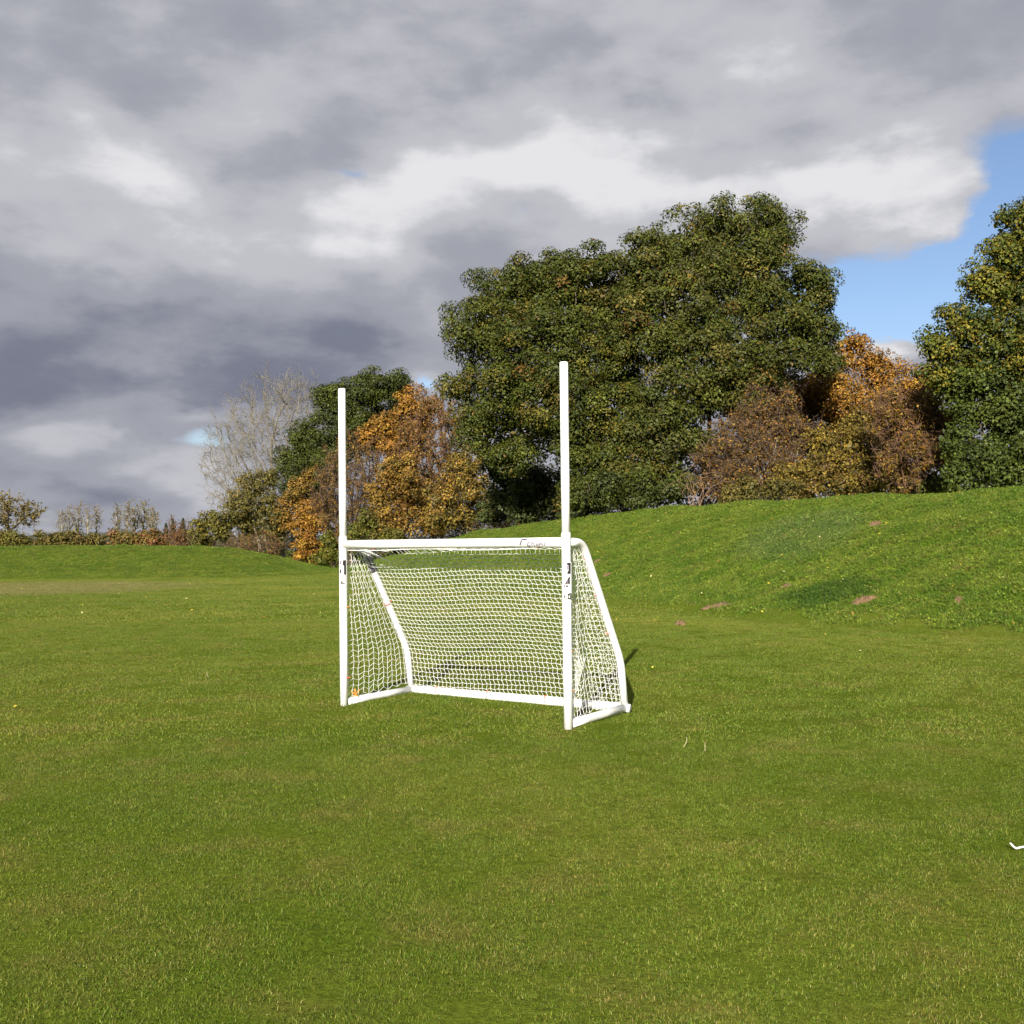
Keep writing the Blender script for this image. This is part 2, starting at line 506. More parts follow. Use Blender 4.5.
def rounded(pts, r, n=7):
    """polyline with rounded corners"""
    out = [np.array(pts[0], float)]
    for a, b, c in zip(pts[:-2], pts[1:-1], pts[2:]):
        a, b, c = map(lambda v: np.array(v, float), (a, b, c))
        p = b + nrm(a - b) * r; q = b + nrm(c - b) * r
        for t in np.linspace(0, 1, n): out.append((1 - t) ** 2 * p + 2 * t * (1 - t) * b + t * t * q)
    out.append(np.array(pts[-1], float)); return np.array(out)


PROF = [(0.0, 1.5), (0.27, 1.5), (0.93, 0.46), (1.0, 0.035)]
posts = []
for w in (0, GW):
    V, f = tube([G(w, 0, z) for z in (-0.02, 0.5, 1.0, HC - .09, HC + .07)], RP, 20)
    posts.append(part('post', MB().add(V, f), M_WHITE))
    V, f = tube([G(w, 0, z) for z in (HC + .05, 2.0, 2.5, 2.942, 2.95)], [.0348, .0348, .0345, .0345, .031], 20)
    part('upright', MB().add(V, f), M_WHITE)
    V, f = tube([G(w, 0, z) for z in (HC - .075, HC - .07, HC + .07, HC + .075)], [RP, RP + .0018, RP + .0018, RP], 20)
    part('joint_collar', MB().add(V, f), M_WHITE)
    V, f = tube(rounded([G(w, RP + .001 if i == 0 else n, z) for i, (n, z) in enumerate(PROF)], 0.11), 0.0335, 16)
    part('back_stanchion', MB().add(V, f), M_WHITE)
    V, f = tube([G(w, n, 0.032) for n in (RP * .8, .3, .6, GD + .01)], RP, 16)
    part('side_base_bar', MB().add(V, f), M_WHITE)
V, f = tube([G(w, 0, HC) for w in np.linspace(RP * .8, GW - RP * .8, 6)], .039, 20)
bar = part('crossbar', MB().add(V, f), M_WHITE)
V, f = tube([G(w, GD, 0.032) for w in np.linspace(-.05, GW + .05, 8)], RP + .001, 16)
part('back_base_bar', MB().add(V, f), M_WHITE)
# grey tape band on the far-left stanchion
d0 = np.array(PROF[1]); d1 = np.array(PROF[2])
def on_prof(t): p = d0 + (d1 - d0) * t; return p
V, f = tube([G(0, *on_prof(t)) for t in (.10, .13, .17, .20)], .0375, 16)
part('tape_band', MB().add(V, f), M_SILVER)
V, f = tube([G(0, *on_prof(t)) for t in (.205, .22, .23, .245)], .0385, 16)
part('tape_band', MB().add(V, f), M_GREY)

# stickers: patches wrapped on the posts, (u 0..1 left-right, v in metres up)
def wrap(w, rad, polys, a_c, a_w):
    mb = MB(); c = GL + WD * w
    for poly in polys:
        us = [p[0] for p in poly]
        n = 8
        # fan-slice convex polygon on the cylinder, subdivided in u
        lo, hi = min(us), max(us)
        def span(u):
            ys = []
            for (x0, y0), (x1, y1) in zip(poly, poly[1:] + poly[:1]):
                if abs(x1 - x0) < 1e-9:
                    if abs(u - x0) < 1e-6: ys += [y0, y1]
                elif min(x0, x1) - 1e-9 <= u <= max(x0, x1) + 1e-9: ys.append(y0 + (y1 - y0) * (u - x0) / (x1 - x0))
            return (min(ys), max(ys))
        V = []
        for u in np.linspace(lo, hi, n):
            y0, y1 = span(u); a = a_c + (u - .5) * a_w
            for y in (y0, y1): V.append((c[0] + rad * math.cos(a), c[1] + rad * math.sin(a), g0 + y))
        fs = np.array([[2 * i, 2 * i + 2, 2 * i + 3, 2 * i + 1] for i in range(n - 1)])
        mb.add(V, [fs])
    return mb


def rect(u0, v0, u1, v1): return [(u0, v0), (u1, v0), (u1, v1), (u0, v1)]


for w, pst, kind in ((0, posts[0], 0), (GW, posts[1], 1)):
    c = GL + WD * w; a_c = math.atan2(-c[1], -c[0])
    if kind == 0:
        s = part('sticker', wrap(w, RP + .0022, [rect(0, 1.12, 1, 1.36)], a_c, 2.2), M_STICK, pst, False)
        part('sticker_print', wrap(w, RP + .0045, [rect(.58, 1.22, .80, 1.355), [(.40, 1.315), (.58, 1.30), (.58, 1.355), (.50, 1.355)], rect(.74, 1.14, .78, 1.22),
             [(.08, 1.235), (.34, 1.235), (.24, 1.285)], [(.14, 1.285), (.28, 1.285), (.22, 1.305)], [(.17, 1.135), (.34, 1.13), (.34, 1.165), (.26, 1.16)], rect(.37, 1.132, .46, 1.16), rect(.49, 1.132, .64, 1.142)], a_c, 2.2), M_BLACK, pst, False)
        part('sticker_tint', wrap(w, RP + .0045, [rect(.10, 1.315, .30, 1.35)], a_c, 2.2), M_PURPLE, pst, False)
    else:
        part('sticker', wrap(w, RP + .0022, [rect(.0, 1.09, 1, 1.34)], a_c, 2.2), M_STICK, pst, False)
        part('sticker_print', wrap(w, RP + .0045, [rect(.62, 1.245, .82, 1.335), [(.44, 1.25), (.62, 1.243), (.62, 1.275)], [(.46, 1.315), (.62, 1.315), (.62, 1.335), (.46, 1.335)], rect(.12, 1.325, .24, 1.337), [(.1, 1.27), (.16, 1.27), (.16, 1.29), (.1, 1.29)],
             [(.28, 1.165), (.74, 1.165), (.74, 1.225), (.66, 1.225)], [(.12, 1.135), (.22, 1.135), (.38, 1.165), (.30, 1.165)], rect(.36, 1.14, .58, 1.155)], a_c, 2.2), M_BLACK, pst, False)
        part('sticker_number', wrap(w, RP + .0045, [[(.16, 1.06), (.30, 1.045), (.34, 1.07), (.24, 1.08)], rect(.52, 1.045, .60, 1.085), rect(.72, 1.045, .80, 1.085), rect(.60, 1.077, .72, 1.085), rect(.60, 1.045, .72, 1.053)], a_c, 2.2), M_BLACK, pst, False)
        part('sticker_tint', wrap(w, RP + .0045, [rect(.86, 1.10, .89, 1.335), rect(.44, 1.28, .60, 1.312), [(.48, 1.175), (.58, 1.175), (.56, 1.20)]], a_c, 2.2), M_PURPLE, pst, False)
# tiny maker's mark at the left joint
part('maker_mark', wrap(0, RP + .0045, [rect(.5, 1.485, .8, 1.50)], math.atan2(-GL[1], -GL[0]), 1.9), M_PURPLE, posts[0], False)

# printed lettering on the crossbar face: worn script, mostly faded
mb = MB(); mb2 = MB()
def barprint(m, w0, z0, w1, z1, wid):
    """a stroke from (w,z) to (w,z) laid on the tube's front"""
    def P(w, z):
        z = max(-.036, min(.036, z)); return G(w, -math.sqrt(.0412 ** 2 - z * z), HC + z)
    d = np.array((w1 - w0, z1 - z0)); L = np.linalg.norm(d); d /= L; nn = np.array((-d[1], d[0])) * wid / 2
    k = 5; V = []
    for t in np.linspace(0, 1, k):
        q = np.array((w0, z0)) + d * L * t
        V.append(P(*(q - nn))); V.append(P(*(q + nn)))
    m.add(V, [np.array([[2 * i, 2 * i + 1, 2 * i + 3, 2 * i + 2] for i in range(k - 1)])])
wl = 1.985
barprint(mb, wl, -.02, wl + .022, .026, .014); barprint(mb, wl + .012, .024, wl + .066, .026, .016); barprint(mb, wl + .008, .003, wl + .03, .004, .006)
for k, (a, z, b, y) in enumerate([(.07, -.025, .085, .005), (.085, .005, .10, -.012), (.07, -.028, .10, -.028), (.115, -.028, .118, .004), (.118, .0, .135, -.004), (.135, -.004, .138, -.028),
                                  (.155, -.028, .16, -.005), (.17, -.006, .175, -.028), (.185, -.028, .19, .0), (.195, -.012, .215, -.012), (.215, -.005, .22, -.028), (.235, -.025, .25, .004), (.15, .006, .19, .007)]):
    barprint(mb2, wl + a, z, wl + b, y, .010)
part('lettering', mb, M_GREY, bar, False); part('lettering', mb2, M_PURPLE, bar, False)

# net -------------------------------------------------------------
rng = np.random.default_rng(5)
def prof_len(s):
    """point (n,z) along the tube profile from crossbar underside to base, s in 0..1"""
    P = rounded([(0.02, 0, 1.462), (0.26, 0, 1.47), (0.93, 0, 0.46), (0.995, 0, 0.06)], .05)[:, (0, 2)]
    L = np.concatenate([[0], np.cumsum(np.linalg.norm(np.diff(P, axis=0), axis=1))])
    t = np.asarray(s) * L[-1]
    return np.stack([np.interp(t, L, P[:, 0]), np.interp(t, L, P[:, 1])], -1), L[-1]
_, NL = prof_len(np.array([0.0]))


def back_point(w, s):
    """net surface behind the goal mouth: w 0..GW across, s 0..1 down the profile"""
    p, _ = prof_len(s); n, z = p[:, 0], p[:, 1]
    u = w / GW; belly = np.sin(np.pi * np.clip(u, 0, 1)) ** .7
    sag = np.sin(np.pi * np.clip(s, 0, 1))
    n = n - 0.035 * belly * sag * (s > .15) + .02 * belly * np.exp(-((s - .16) / .1) ** 2)
    z = z - .015 * belly * np.exp(-((s - .13) / .09) ** 2) * np.minimum(1, s / .06) - .10 * np.exp(-((u - .04) / .10) ** 2) * np.exp(-((s - .16) / .06) ** 2)
    z = z - .02 * np.sin(u * 9.0) * sag * .4
    return np.stack([GL[0] + WD[0] * w + ND[0] * n, GL[1] + WD[1] * w + ND[1] * n, g0 + z], 1)


NC, NR = 50, 37
segs0, segs1 = [], []
def node_w(i, j):  # staggered (hexagonal-ish) knots
    jit = 0.0035
    return (i + (0.5 if j % 2 else 0.0)) / NC * GW
W = np.zeros((NR + 1, NC + 1)); S = np.zeros((NR + 1, NC + 1))
for j in range(NR + 1):
    for i in range(NC + 1):
        W[j, i] = np.clip((i + 0.17 * (1 if j % 2 else -1) + .5 * j / NR + rng.normal(0, .03)) / NC * GW, .0, GW)
        S[j, i] = np.clip((j + 0.10 * (1 if (i + j) % 2 else -1) + rng.normal(0, .03)) / NR, 0, 1)
S += (0.010 * np.sin(W * 2.2 + 1.0))
S = np.clip(S, 0, 1)
S = np.interp(S, [0, .085, 1], [0, .15, 1])
PB_ = back_point(W.ravel(), S.ravel()).reshape(NR + 1, NC + 1, 3)
mbn = MB()
def strand(a, b, r=.0030):
    segs0.append(a); segs1.append(b)
for j in range(NR + 1):
    for i in range(NC):
        strand(PB_[j, i], PB_[j, i + 1])
for j in range(NR):
    for i in range(NC + 1):
        strand(PB_[j, i], PB_[j + 1, i])
# side nets
def side(w, nv, pinch, bow):
    """vertical cords from top of stanchion profile to base, horizontals from post to stanchion"""
    prof = rounded([(0.0, 0, 1.465), (0.27, 0, 1.465), (0.93, 0, 0.46), (0.995, 0, 0.06)], .12)[:, (0, 2)]
    zs = np.linspace(.065, 1.455, 27)
    grid = []
    for z in zs:
        nmax = np.interp(-z, -prof[::-1, 1][::-1], prof[::-1, 0][::-1]) if False else np.interp(z, prof[::-1, 1], prof[::-1, 0])
        nmin = .045 + .015 * math.sin(z * 4)
        row = []
        for k in range(nv + 1):
            f = k / nv
            n = nmin + (nmax - .012 - nmin) * f
            if pinch: n += pinch * math.sin(math.pi * f) * (-.10) * (.4 + .6 * math.sin(math.pi * z / 1.5))
            row.append(G(w + bow * math.sin(math.pi * f) * math.sin(math.pi * z / 1.5) + rng.normal(0, .004), n + rng.normal(0, .004),
                         z + rng.normal(0, .004) + (.012 if (k % 2) else -.012) * 1 + .05 * f * (1 - z / 1.5)))
        grid.append(row)
    grid = np.array(grid)
    for j in range(len(zs)):
        for k in range(nv): strand(grid[j, k], grid[j, k + 1])
    for j in range(len(zs) - 1):
        for k in range(nv + 1): strand(grid[j, k], grid[j + 1, k])
    return grid
side(0.0, 13, 0.0, .04)
side(GW, 15, 0.9, -.05)
# gathered bunch tied near the front bottom corner of the right side
for k in range(5):
    strand(G(GW - .01, .20 + .03 * k, .55), G(GW - .03, .13 + .012 * k, .25)); strand(G(GW - .03, .13 + .012 * k, .25), G(GW - .02, .08 + .008 * k, .07))
# loose tangle at the top-left corner
for k in range(7):
    a = G(.02, .10 + .03 * k, 1.46); b = G(.10 + .03 * k, .30 + .01 * k, 1.40 - .012 * k); strand(a, b)
V, f = prisms(segs0, segs1, np.full(len(segs0), .0020), np.full(len(segs0), .0020), 4)
net = part('net', MB().add(V, [f]), M_NET, smooth=True)
# head line under the crossbar, base and side ropes
mb = MB()
for path in ([G(w, -.012 + .02, 1.448 - .006 * math.sin(w * 5)) for w in np.linspace(.05, GW - .28, 24)],
             [G(w, GD - .02, .075) for w in np.linspace(0, GW, 10)]):
    V, f = tube(path, .0045, 6); part('net_rope', MB().add(V, f), M_NET, net)


def clip(c, axis_, r, mat, open_=0.0):
    """C-shaped plastic clip round a tube"""
    ax = nrm(np.array(axis_, float)); s, t = frames(ax[None]); s, t = s[0], t[0]
    P = [np.array(c) + r * (s * math.cos(a) + t * math.sin(a)) for a in np.linspace(.3, 5.98, 18)]
    P.append(P[-1] + nrm(P[-1] - np.array(c)) * .012)
    V, f = tube(P, .0042, 6)
    return part('net_clip', MB().add(V, f), mat)


wdir = np.append(WD, 0); ndir = np.append(ND, 0)
for w, m in ((.36, M_PINK), (.75, M_PINK), (1.17, M_PINK), (2.13, M_PINK)): clip(G(w, .012, HC - .026), ndir, .022, m)
for w, m in ((.34, M_PINK), (.95, M_PINK), (1.6, M_PINK)): clip(G(w, GD - .02, .055), wdir, .032, m)
for z, m in ((.92, M_ORANGE), (.26, M_PINK)): clip(G(.018, .02, z), (0, 0, 1), .030, m)
for z in (.62, .30): clip(G(GW + .005, .025, z), (0, 0, 1), .030, M_ORANGE)
sl = np.array(PROF[2]) - np.array(PROF[1]); sdir = np.append(ND * sl[0], sl[1])
for t in (.55,): clip(G(0, *on_prof(t)), sdir, .042, M_PINK)
for t in (.12, .42, .75): clip(G(GW - .012, *on_prof(t)), sdir, .032, M_PINK)
# orange tie knotted at the front left corner; black straps at the front right corner
mb = MB()
for a in ((-.05, .06), (.06, .07), (.0, .09), (-.03, -.03), (.05, -.02)):
    V, f = tube([G(.02, .13, .085), G(.02 + a[0] * .4, .13 + a[0] * .7, .085 + a[1] * .7)], .004, 6); mb.add(V, f)
part('net_tie', mb, M_ORANGE)
mb = MB()
for n in (.20, .26):
    V, f = tube([G(GW - .02, n, .012), G(GW - .03, n + .015, .05), G(GW - .04, n + .05, .13)], .009, 6); mb.add(V, f)
part('net_tie', mb, M_BLACK)

# ------------------------------------------------------------------ plants
def colonize(roots, att, step, kill, maxit=140, up=0.1, jit=0.15, rng=RNG):
    P = [np.array(r, float) for r in roots]; par = [-1] * len(P); dirs = [np.array((0, 0, 1.0))] * len(P)
    att = np.array(att, float); nodes = np.array(P)
    D = np.linalg.norm(att[:, None] - nodes[None], axis=2); ni = D.argmin(1); nd = D.min(1)
    alive = np.ones(len(att), bool)
    for it in range(maxit):
        if not alive.any(): break
        a = att[alive]; k = ni[alive]
        v = nrm(a - nodes[k]); acc = np.zeros_like(nodes); np.add.at(acc, k, v)
        g = np.unique(k); dv = nrm(nrm(acc[g]) + np.array((0, 0, up)) + rng.normal(0, jit, (len(g), 3)))
        new = nodes[g] + dv * step
        # a bud that would land on existing wood is dropped together with what it was reaching for
        ok = np.array([np.min(np.sum((nodes - q) ** 2, axis=1)) for q in new]) > (.5 * step) ** 2
        if not ok.all(): alive &= ~np.isin(ni, g[~ok])
        if not ok.any(): continue
        g, new = g[ok], new[ok]
        base = len(nodes); nodes = np.concatenate([nodes, new]); par += list(g)
        Dn = np.linalg.norm(att[:, None] - new[None], axis=2); m = Dn.min(1); mi = Dn.argmin(1) + base
        b = m < nd; ni = np.where(b, mi, ni); nd = np.where(b, m, nd)
        # attractors whose nearest node keeps growing without approaching die out
        alive &= nd > kill
        if it > 25: alive &= (rng.random(len(att)) > .03)
    return nodes, np.array(par)


def pipe(nodes, par, rtip, power=2.3, rmax=.5):
    acc = np.zeros(len(nodes)); r = np.zeros(len(nodes)); kids = np.zeros(len(nodes), int)
    for i in range(len(nodes) - 1, -1, -1):
        r[i] = (acc[i] if kids[i] else rtip ** power) ** (1 / power)
        if par[i] >= 0: acc[par[i]] += r[i] ** power; kids[par[i]] += 1
    return np.minimum(r, rmax), kids


def skeleton(nodes, par, r):
    i = np.where(par >= 0)[0]
    return nodes[par[i]], nodes[i], np.minimum(r[par[i]], r[i] * 1.5), r[i]


def leaves(pos, nor, size, rng, aspect=(.45, .75)):
    n = len(pos); nor = nrm(nor)
    ref = rng.normal(size=(n, 3)); a = nrm(np.cross(nor, ref)); b = np.cross(nor, a)
    L = (size * rng.uniform(.65, 1.35, n))[:, None]; Wd = L * rng.uniform(*aspect, (n, 1))
    bend = nor * L * rng.uniform(-.2, .1, (n, 1))
    V = np.stack([pos - a * L * .5 + bend, pos + b * Wd * .5, pos + a * L * .5 + bend, pos - b * Wd * .5], 1).reshape(-1, 3)
    return V, np.array([[0, 1, 2, 3]]) + (np.arange(n) * 4)[:, None]


def pick(pal, n, rng):
    cols = np.array([p[:3] for p in pal]); w = np.array([p[3] for p in pal], float); w /= w.sum()
    return cols[rng.choice(len(pal), n, p=w)]


def blobs3(blobs, d, rng, spread=1.0):
    out = []
    for b in blobs:
        px, py, rp = b[:3]
        r = rp / F * d
        off = b[3] if len(b) > 3 else rng.uniform(-1.0, 0.5) * r * spread
        dd = d + off
        out.append((at(px, py, dd), rp / F * dd))
    return out


def leafy(name, label, cat, base_px, d, blobs, pal, leaf=.14, clump=.75, dens=1.0, cover=1.0, seed=1, bark=None, group=None, twig=.012, clump_var=.35, base=None, stems=1, flat=.72, trunk_r=.4, core=1.0):
    rng = np.random.default_rng(seed)
    B = blobs3(blobs, d, rng)
    u, _ = ray(base_px, 540)
    bx, by = (u * d, d) if base is None else base
    root = empty(name, (bx, by, gz(bx, by)))
    tag(root, label, cat, group)
    cc, rr, cn = [], [], []
    for c, r in B:
        n = int(max(6, 1.5 * cover * 4 * r * r / clump ** 2))
        dv = nrm(rng.normal(size=(n, 3)))
        keep = (dv[:, 1] < .25) | (rng.random(n) < .45)
        dv = dv[keep]
        rad = r * rng.uniform(.66, 1.10, len(dv))
        p = c + dv * np.maximum(rad - clump * .45, r * .3)[:, None]
        ok = np.ones(len(p), bool)
        for c2, r2 in B:
            if c2 is c: continue
            ok &= np.linalg.norm(p - c2, axis=1) > r2 * .55
        ok &= p[:, 2] > gz(bx, by) + .15
        cc.append(p[ok]); cn.append(dv[ok])
    cc = np.concatenate(cc); cn = np.concatenate(cn)
    cr = clump * rng.uniform(1 - clump_var, 1 + clump_var, len(cc))
    # wood
    stem_roots = [(bx + rng.normal(0, .02) * (stems > 1), by + rng.normal(0, .02) * (stems > 1), gz(bx, by) - .1) for _ in range(stems)]
    nodes, par = colonize(stem_roots, cc, max(.35, clump * .6), clump * .7, rng=rng)
    r, kids = pipe(nodes, par, twig, rmax=trunk_r)
    V, f = prisms(*skeleton(nodes, par, r), 5)
    build('trunk', V, [f], bark or M_BARK, root, smooth=True)
    # leaves
    nl = np.maximum(8, (dens * 8.5 * (cr / leaf) ** 2)).astype(int)
    k = np.repeat(np.arange(len(cc)), nl); n = len(k)
    dv = nrm(rng.normal(size=(n, 3)) + cn[k] * .35 + np.array((0, 0, .35)))
    pos = cc[k] + dv * (cr[k] * rng.random(n) ** .36)[:, None] * np.array((1, 1, flat))
    nor = dv * 1.1 + np.array((0, 0, .3)) + rng.normal(0, .45, (n, 3))
    ok = pos[:, 2] > gz(bx, by) + .03
    pos, nor, k = pos[ok], nor[ok], k[ok]; n = len(k)
    cb = pick(pal, len(cc), rng) * rng.uniform(.7, 1.35, (len(cc), 1))
    col = np.where(rng.random((n, 1)) < .6, cb[k], pick(pal, n, rng)) * rng.uniform(.65, 1.4, (n, 1))
    V, f = leaves(pos, nor, leaf, rng)
    # shaded inner foliage along the limbs, deep inside the crown
    m = [int(core * 230 * (r / leaf / 8) ** 2) for c, r in B]
    ip = np.concatenate([c + nrm(rng.normal(size=(q, 3))) * r * .62 * rng.random((q, 1)) ** .4 for (c, r), q in zip(B, m)]); ip = ip[ip[:, 2] > gz(bx, by) + .1]
    V2, f2 = leaves(ip, rng.normal(size=(len(ip), 3)), leaf * 1.9, rng)
    c2 = pick(pal, len(ip), rng)
    build('crown', np.concatenate([V, V2]), [f, f2 + len(V)], M_LEAF, root, np.concatenate([np.repeat(col, 4, 0), np.repeat(c2, 4, 0)]))
    return root


def ell_points(ells, d, n, rng, hollow=.35, lo=None):
    """points spread through pixel ellipses (px,py,rx,ry[,depth radius m]) at depth d"""
    out = []
    A = sum(e[2] * e[3] for e in ells)
    for e in ells:
        m = int(n * e[2] * e[3] / A); dv0 = nrm(rng.normal(size=(m, 3))); dv = dv0 * (rng.uniform(hollow, 1, (m, 1)) ** (1 / 2.2)) * (1 + .16 * np.sin(dv0[:, :1] * 5 + e[0]) * np.cos(dv0[:, 2:] * 6 + e[1]) + rng.normal(0, .11, (m, 1)))
        c = at(e[0], e[1], d); rd = e[4] if len(e) > 4 else e[2] / F * d
        out.append(c + dv * np.array((e[2] / F * d, rd, e[3] / F * d)))
    return np.concatenate(out)


def twiggy(name, label, cat, base_px, d, ells, n, mat, pal=None, leaf=.1, nleaf=0, rtip=.012, step=.35, kill=.4, tw=4, twl=.6, seed=1, stems=1, group=None, trunk_mat=None, up=.1, rmax=.35, spread=.03, power=2.3, haze=0, jit=.15):
    rng = np.random.default_rng(seed)
    u, _ = ray(base_px, 540); bx, by = u * d, d; z0 = gz(bx, by)
    root = empty(name, (bx, by, z0)); tag(root, label, cat, group)
    att = ell_points(ells, d, n, rng); att = att[att[:, 2] > z0 + .3]
    roots = [(bx + rng.normal(0, spread) * (stems > 1), by + rng.normal(0, spread) * (stems > 1), z0 - .1) for _ in range(stems)]
    nodes, par = colonize(roots, att, step, kill, rng=rng, up=up, jit=jit)
    r, kids = pipe(nodes, par, rtip, power, rmax)
    thick = r > rtip * 2.2
    p0, p1, r0, r1 = skeleton(nodes, par, r)
    big = r1 > rtip * min(2.2, .55 * r1.max() / rtip)
    V, f = prisms(p0[big], p1[big], r0[big], r1[big], 6); build('trunk', V, [f], trunk_mat or mat, root, smooth=True)
    # side twigs everywhere on the thin wood
    th = np.where(~big)[0]; k = np.repeat(th, tw)
    t = rng.random((len(k), 1)); s = p0[k] + (p1[k] - p0[k]) * t
    dv = nrm(nrm(p1[k] - p0[k]) + rng.normal(0, .7, (len(k), 3)) + np.array((0, 0, .25)))
    e = s + dv * (twl * rng.uniform(.4, 1.1, len(k)))[:, None]
    a0 = np.concatenate([p0[th], s]); a1 = np.concatenate([p1[th], e])
    q0 = np.concatenate([r0[th], np.full(len(k), rtip * .75)]); q1 = np.concatenate([r1[th], np.full(len(k), rtip * .35)])
    V, f = prisms(a0, a1, q0, q1, 3)
    if haze:
        j = rng.integers(0, len(e), haze); tp = s[j] + (e[j] - s[j]) * rng.uniform(.2, 1.2, (haze, 1)) + rng.normal(0, .15, (haze, 3)); tp = tp[tp[:, 2] > z0 + .05]
        V2, f2 = leaves(tp, rng.normal(0, .7, (len(tp), 3)) + np.array((0, -1.0, 0)), twl * .75, rng, (.035, .07))
        f = np.concatenate([f, f2 + len(V)]); V = np.concatenate([V, V2])
    build('twigs', V, [f], mat, root)
    if nleaf:
        j = rng.integers(0, len(e), nleaf); pos = s[j] + (e[j] - s[j]) * rng.random((nleaf, 1)) + rng.normal(0, .06, (nleaf, 3))
        pos = pos[pos[:, 2] > z0 + .03]
        V, f = leaves(pos, rng.normal(0, .7, (len(pos), 3)) + np.array((0, -.3, .5)), leaf, rng)
        build('leaves', V, [f], M_LEAF, root, np.repeat(pick(pal, len(pos), rng) * rng.uniform(.7, 1.3, (len(pos), 1)), 4, 0))
    return root


OAK = [(.052, .064, .009, 5), (.070, .082, .011, 5), (.036, .048, .008, 4), (.11, .098, .015, 1.8), (.11, .085, .018, .5), (.15, .075, .02, .25)]
OLIVE = [(.056, .062, .013, 5), (.072, .076, .015, 4), (.040, .058, .012, 3), (.11, .095, .018, 2), (.14, .085, .018, 1)]
DARK = [(.042, .054, .013, 5), (.054, .068, .015, 4), (.034, .045, .012, 3)]
MAPLE = [(.065, .080, .012, 5), (.10, .105, .014, 3), (.17, .14, .015, 3), (.035, .055, .012, 3), (.18, .12, .016, .6)]
MAPLED = [(.052, .074, .012, 5), (.040, .056, .012, 3), (.075, .092, .014, 3)]
ORANGE = [(.26, .130, .020, 5), (.22, .102, .020, 4), (.29, .17, .024, 3), (.14, .075, .022, 2), (.09, .075, .02, 1)]
YELLOR = [(.23, .135, .024, 4), (.19, .10, .022, 4), (.13, .095, .02, 3), (.28, .18, .03, 1)]
YELOL = [(.18, .13, .022, 4), (.12, .095, .02, 4), (.26, .18, .028, 2), (.085, .07, .018, 3), (.10, .055, .022, 2)]
OLIVEB = [(.125, .105, .026, 4), (.10, .09, .02, 4), (.17, .125, .03, 2), (.075, .07, .018, 2)]
RUST = [(.17, .075, .03, 4), (.12, .06, .025, 3), (.21, .10, .03, 2)]
YGREEN = [(.115, .115, .016, 4), (.17, .145, .02, 2), (.07, .085, .014, 3)]

# --- the big trees on the bank
leafy('oak_tree', 'broad dark green oak with a rounded crown, behind the right upright of the goal', 'tree', 588, 49,
      [(478, 332, 36), (466, 388, 26), (505, 300, 38), (545, 287, 38), (585, 280, 36), (610, 300, 40), (545, 345, 50, -2), (600, 350, 50, -2), (500, 385, 42, -2), (560, 402, 48, -3), (480, 430, 26, -1), (520, 440, 36, -1),
       (625, 388, 26, -1), (610, 420, 44, -3), (575, 450, 30, -3.5), (610, 470, 34, -4), (506, 456, 20), (585, 500, 26, -4)], OAK, leaf=.125, clump=.62, seed=3, group='oaks on the bank')
leafy('oak_tree', 'tallest tree, an olive green oak with a notched crown beside the blue sky', 'tree', 705, 48,
      [(640, 270, 38), (688, 248, 40), (725, 228, 30), (768, 224, 31), (745, 250, 32, -1), (700, 300, 55, -2), (758, 285, 40, -1), (798, 302, 36), (813, 335, 28), (650, 335, 50, -2), (720, 360, 52, -3), (780, 348, 42, -2),
       (675, 400, 46, -3), (735, 395, 36, -3), (826, 366, 18, -1), (800, 272, 14), (816, 284, 20), (774, 250, 20), (650, 440, 38, -3), (690, 440, 28, -3), (640, 480, 32, -4), (675, 485, 24, -4)], OAK[:2] + OLIVE, leaf=.125, clump=.62, seed=8, group='oaks on the bank')
leafy('maple_tree', 'green and yellow maple cut off by the right edge of the photo', 'tree', 1035, 37,
      [(1040, 222, 30), (1018, 285, 36), (1060, 300, 60, 1), (985, 285, 24), (962, 325, 24), (938, 350, 22), (1000, 345, 42, -1), (1050, 390, 60, -1), (942, 378, 22), (968, 372, 26), (1006, 252, 22), (1022, 246, 24), (1004, 222, 13)],
      MAPLE, leaf=.12, clump=.5, cover=1.3, seed=12, trunk_r=.3)
root_maple = bpy.data.objects['maple_tree']
leafy('dark_bush', 'dark green lower foliage of the maple, built as a separate bush at the right end of the bank', 'bush', 1000, 35.5,
      [(975, 400, 34), (955, 440, 24), (1005, 415, 38), (1040, 440, 40), (985, 465, 32, -1), (1020, 475, 30, -1), (955, 480, 20, -1)], MAPLED, leaf=.115, clump=.55, seed=13, stems=4, trunk_r=.1)  # lower foliage of the maple, built as a bush of its own
leafy('autumn_tree', 'orange leaved tree rising behind the shrubs in the gap between oak and maple', 'tree', 872, 52,
      [(850, 352, 24), (878, 372, 28), (835, 385, 22), (905, 395, 26), (862, 410, 32, -1), (895, 425, 28, -1), (925, 385, 18)], ORANGE, leaf=.13, clump=.6, dens=.6, seed=15, trunk_r=.2)
leafy('autumn_tree', 'russet tree just behind the leafless shrub, under the right edge of the tall oak', 'tree', 800, 54,
      [(802, 412, 26), (790, 392, 20), (810, 386, 20), (770, 388, 18), (826, 402, 24), (780, 425, 24), (836, 432, 24), (775, 402, 18), (800, 440, 22), (755, 420, 18)], RUST + ORANGE, leaf=.12, clump=.55, dens=.7, seed=16, trunk_r=.15)
leafy('autumn_tree', 'dull rust tree half hidden by the left side of the maple', 'tree', 935, 40,
      [(925, 402, 22), (945, 420, 20), (958, 392, 18), (912, 432, 22), (945, 450, 20)], RUST + ORANGE[2:], leaf=.12, clump=.5, dens=.7, seed=17, trunk_r=.12)
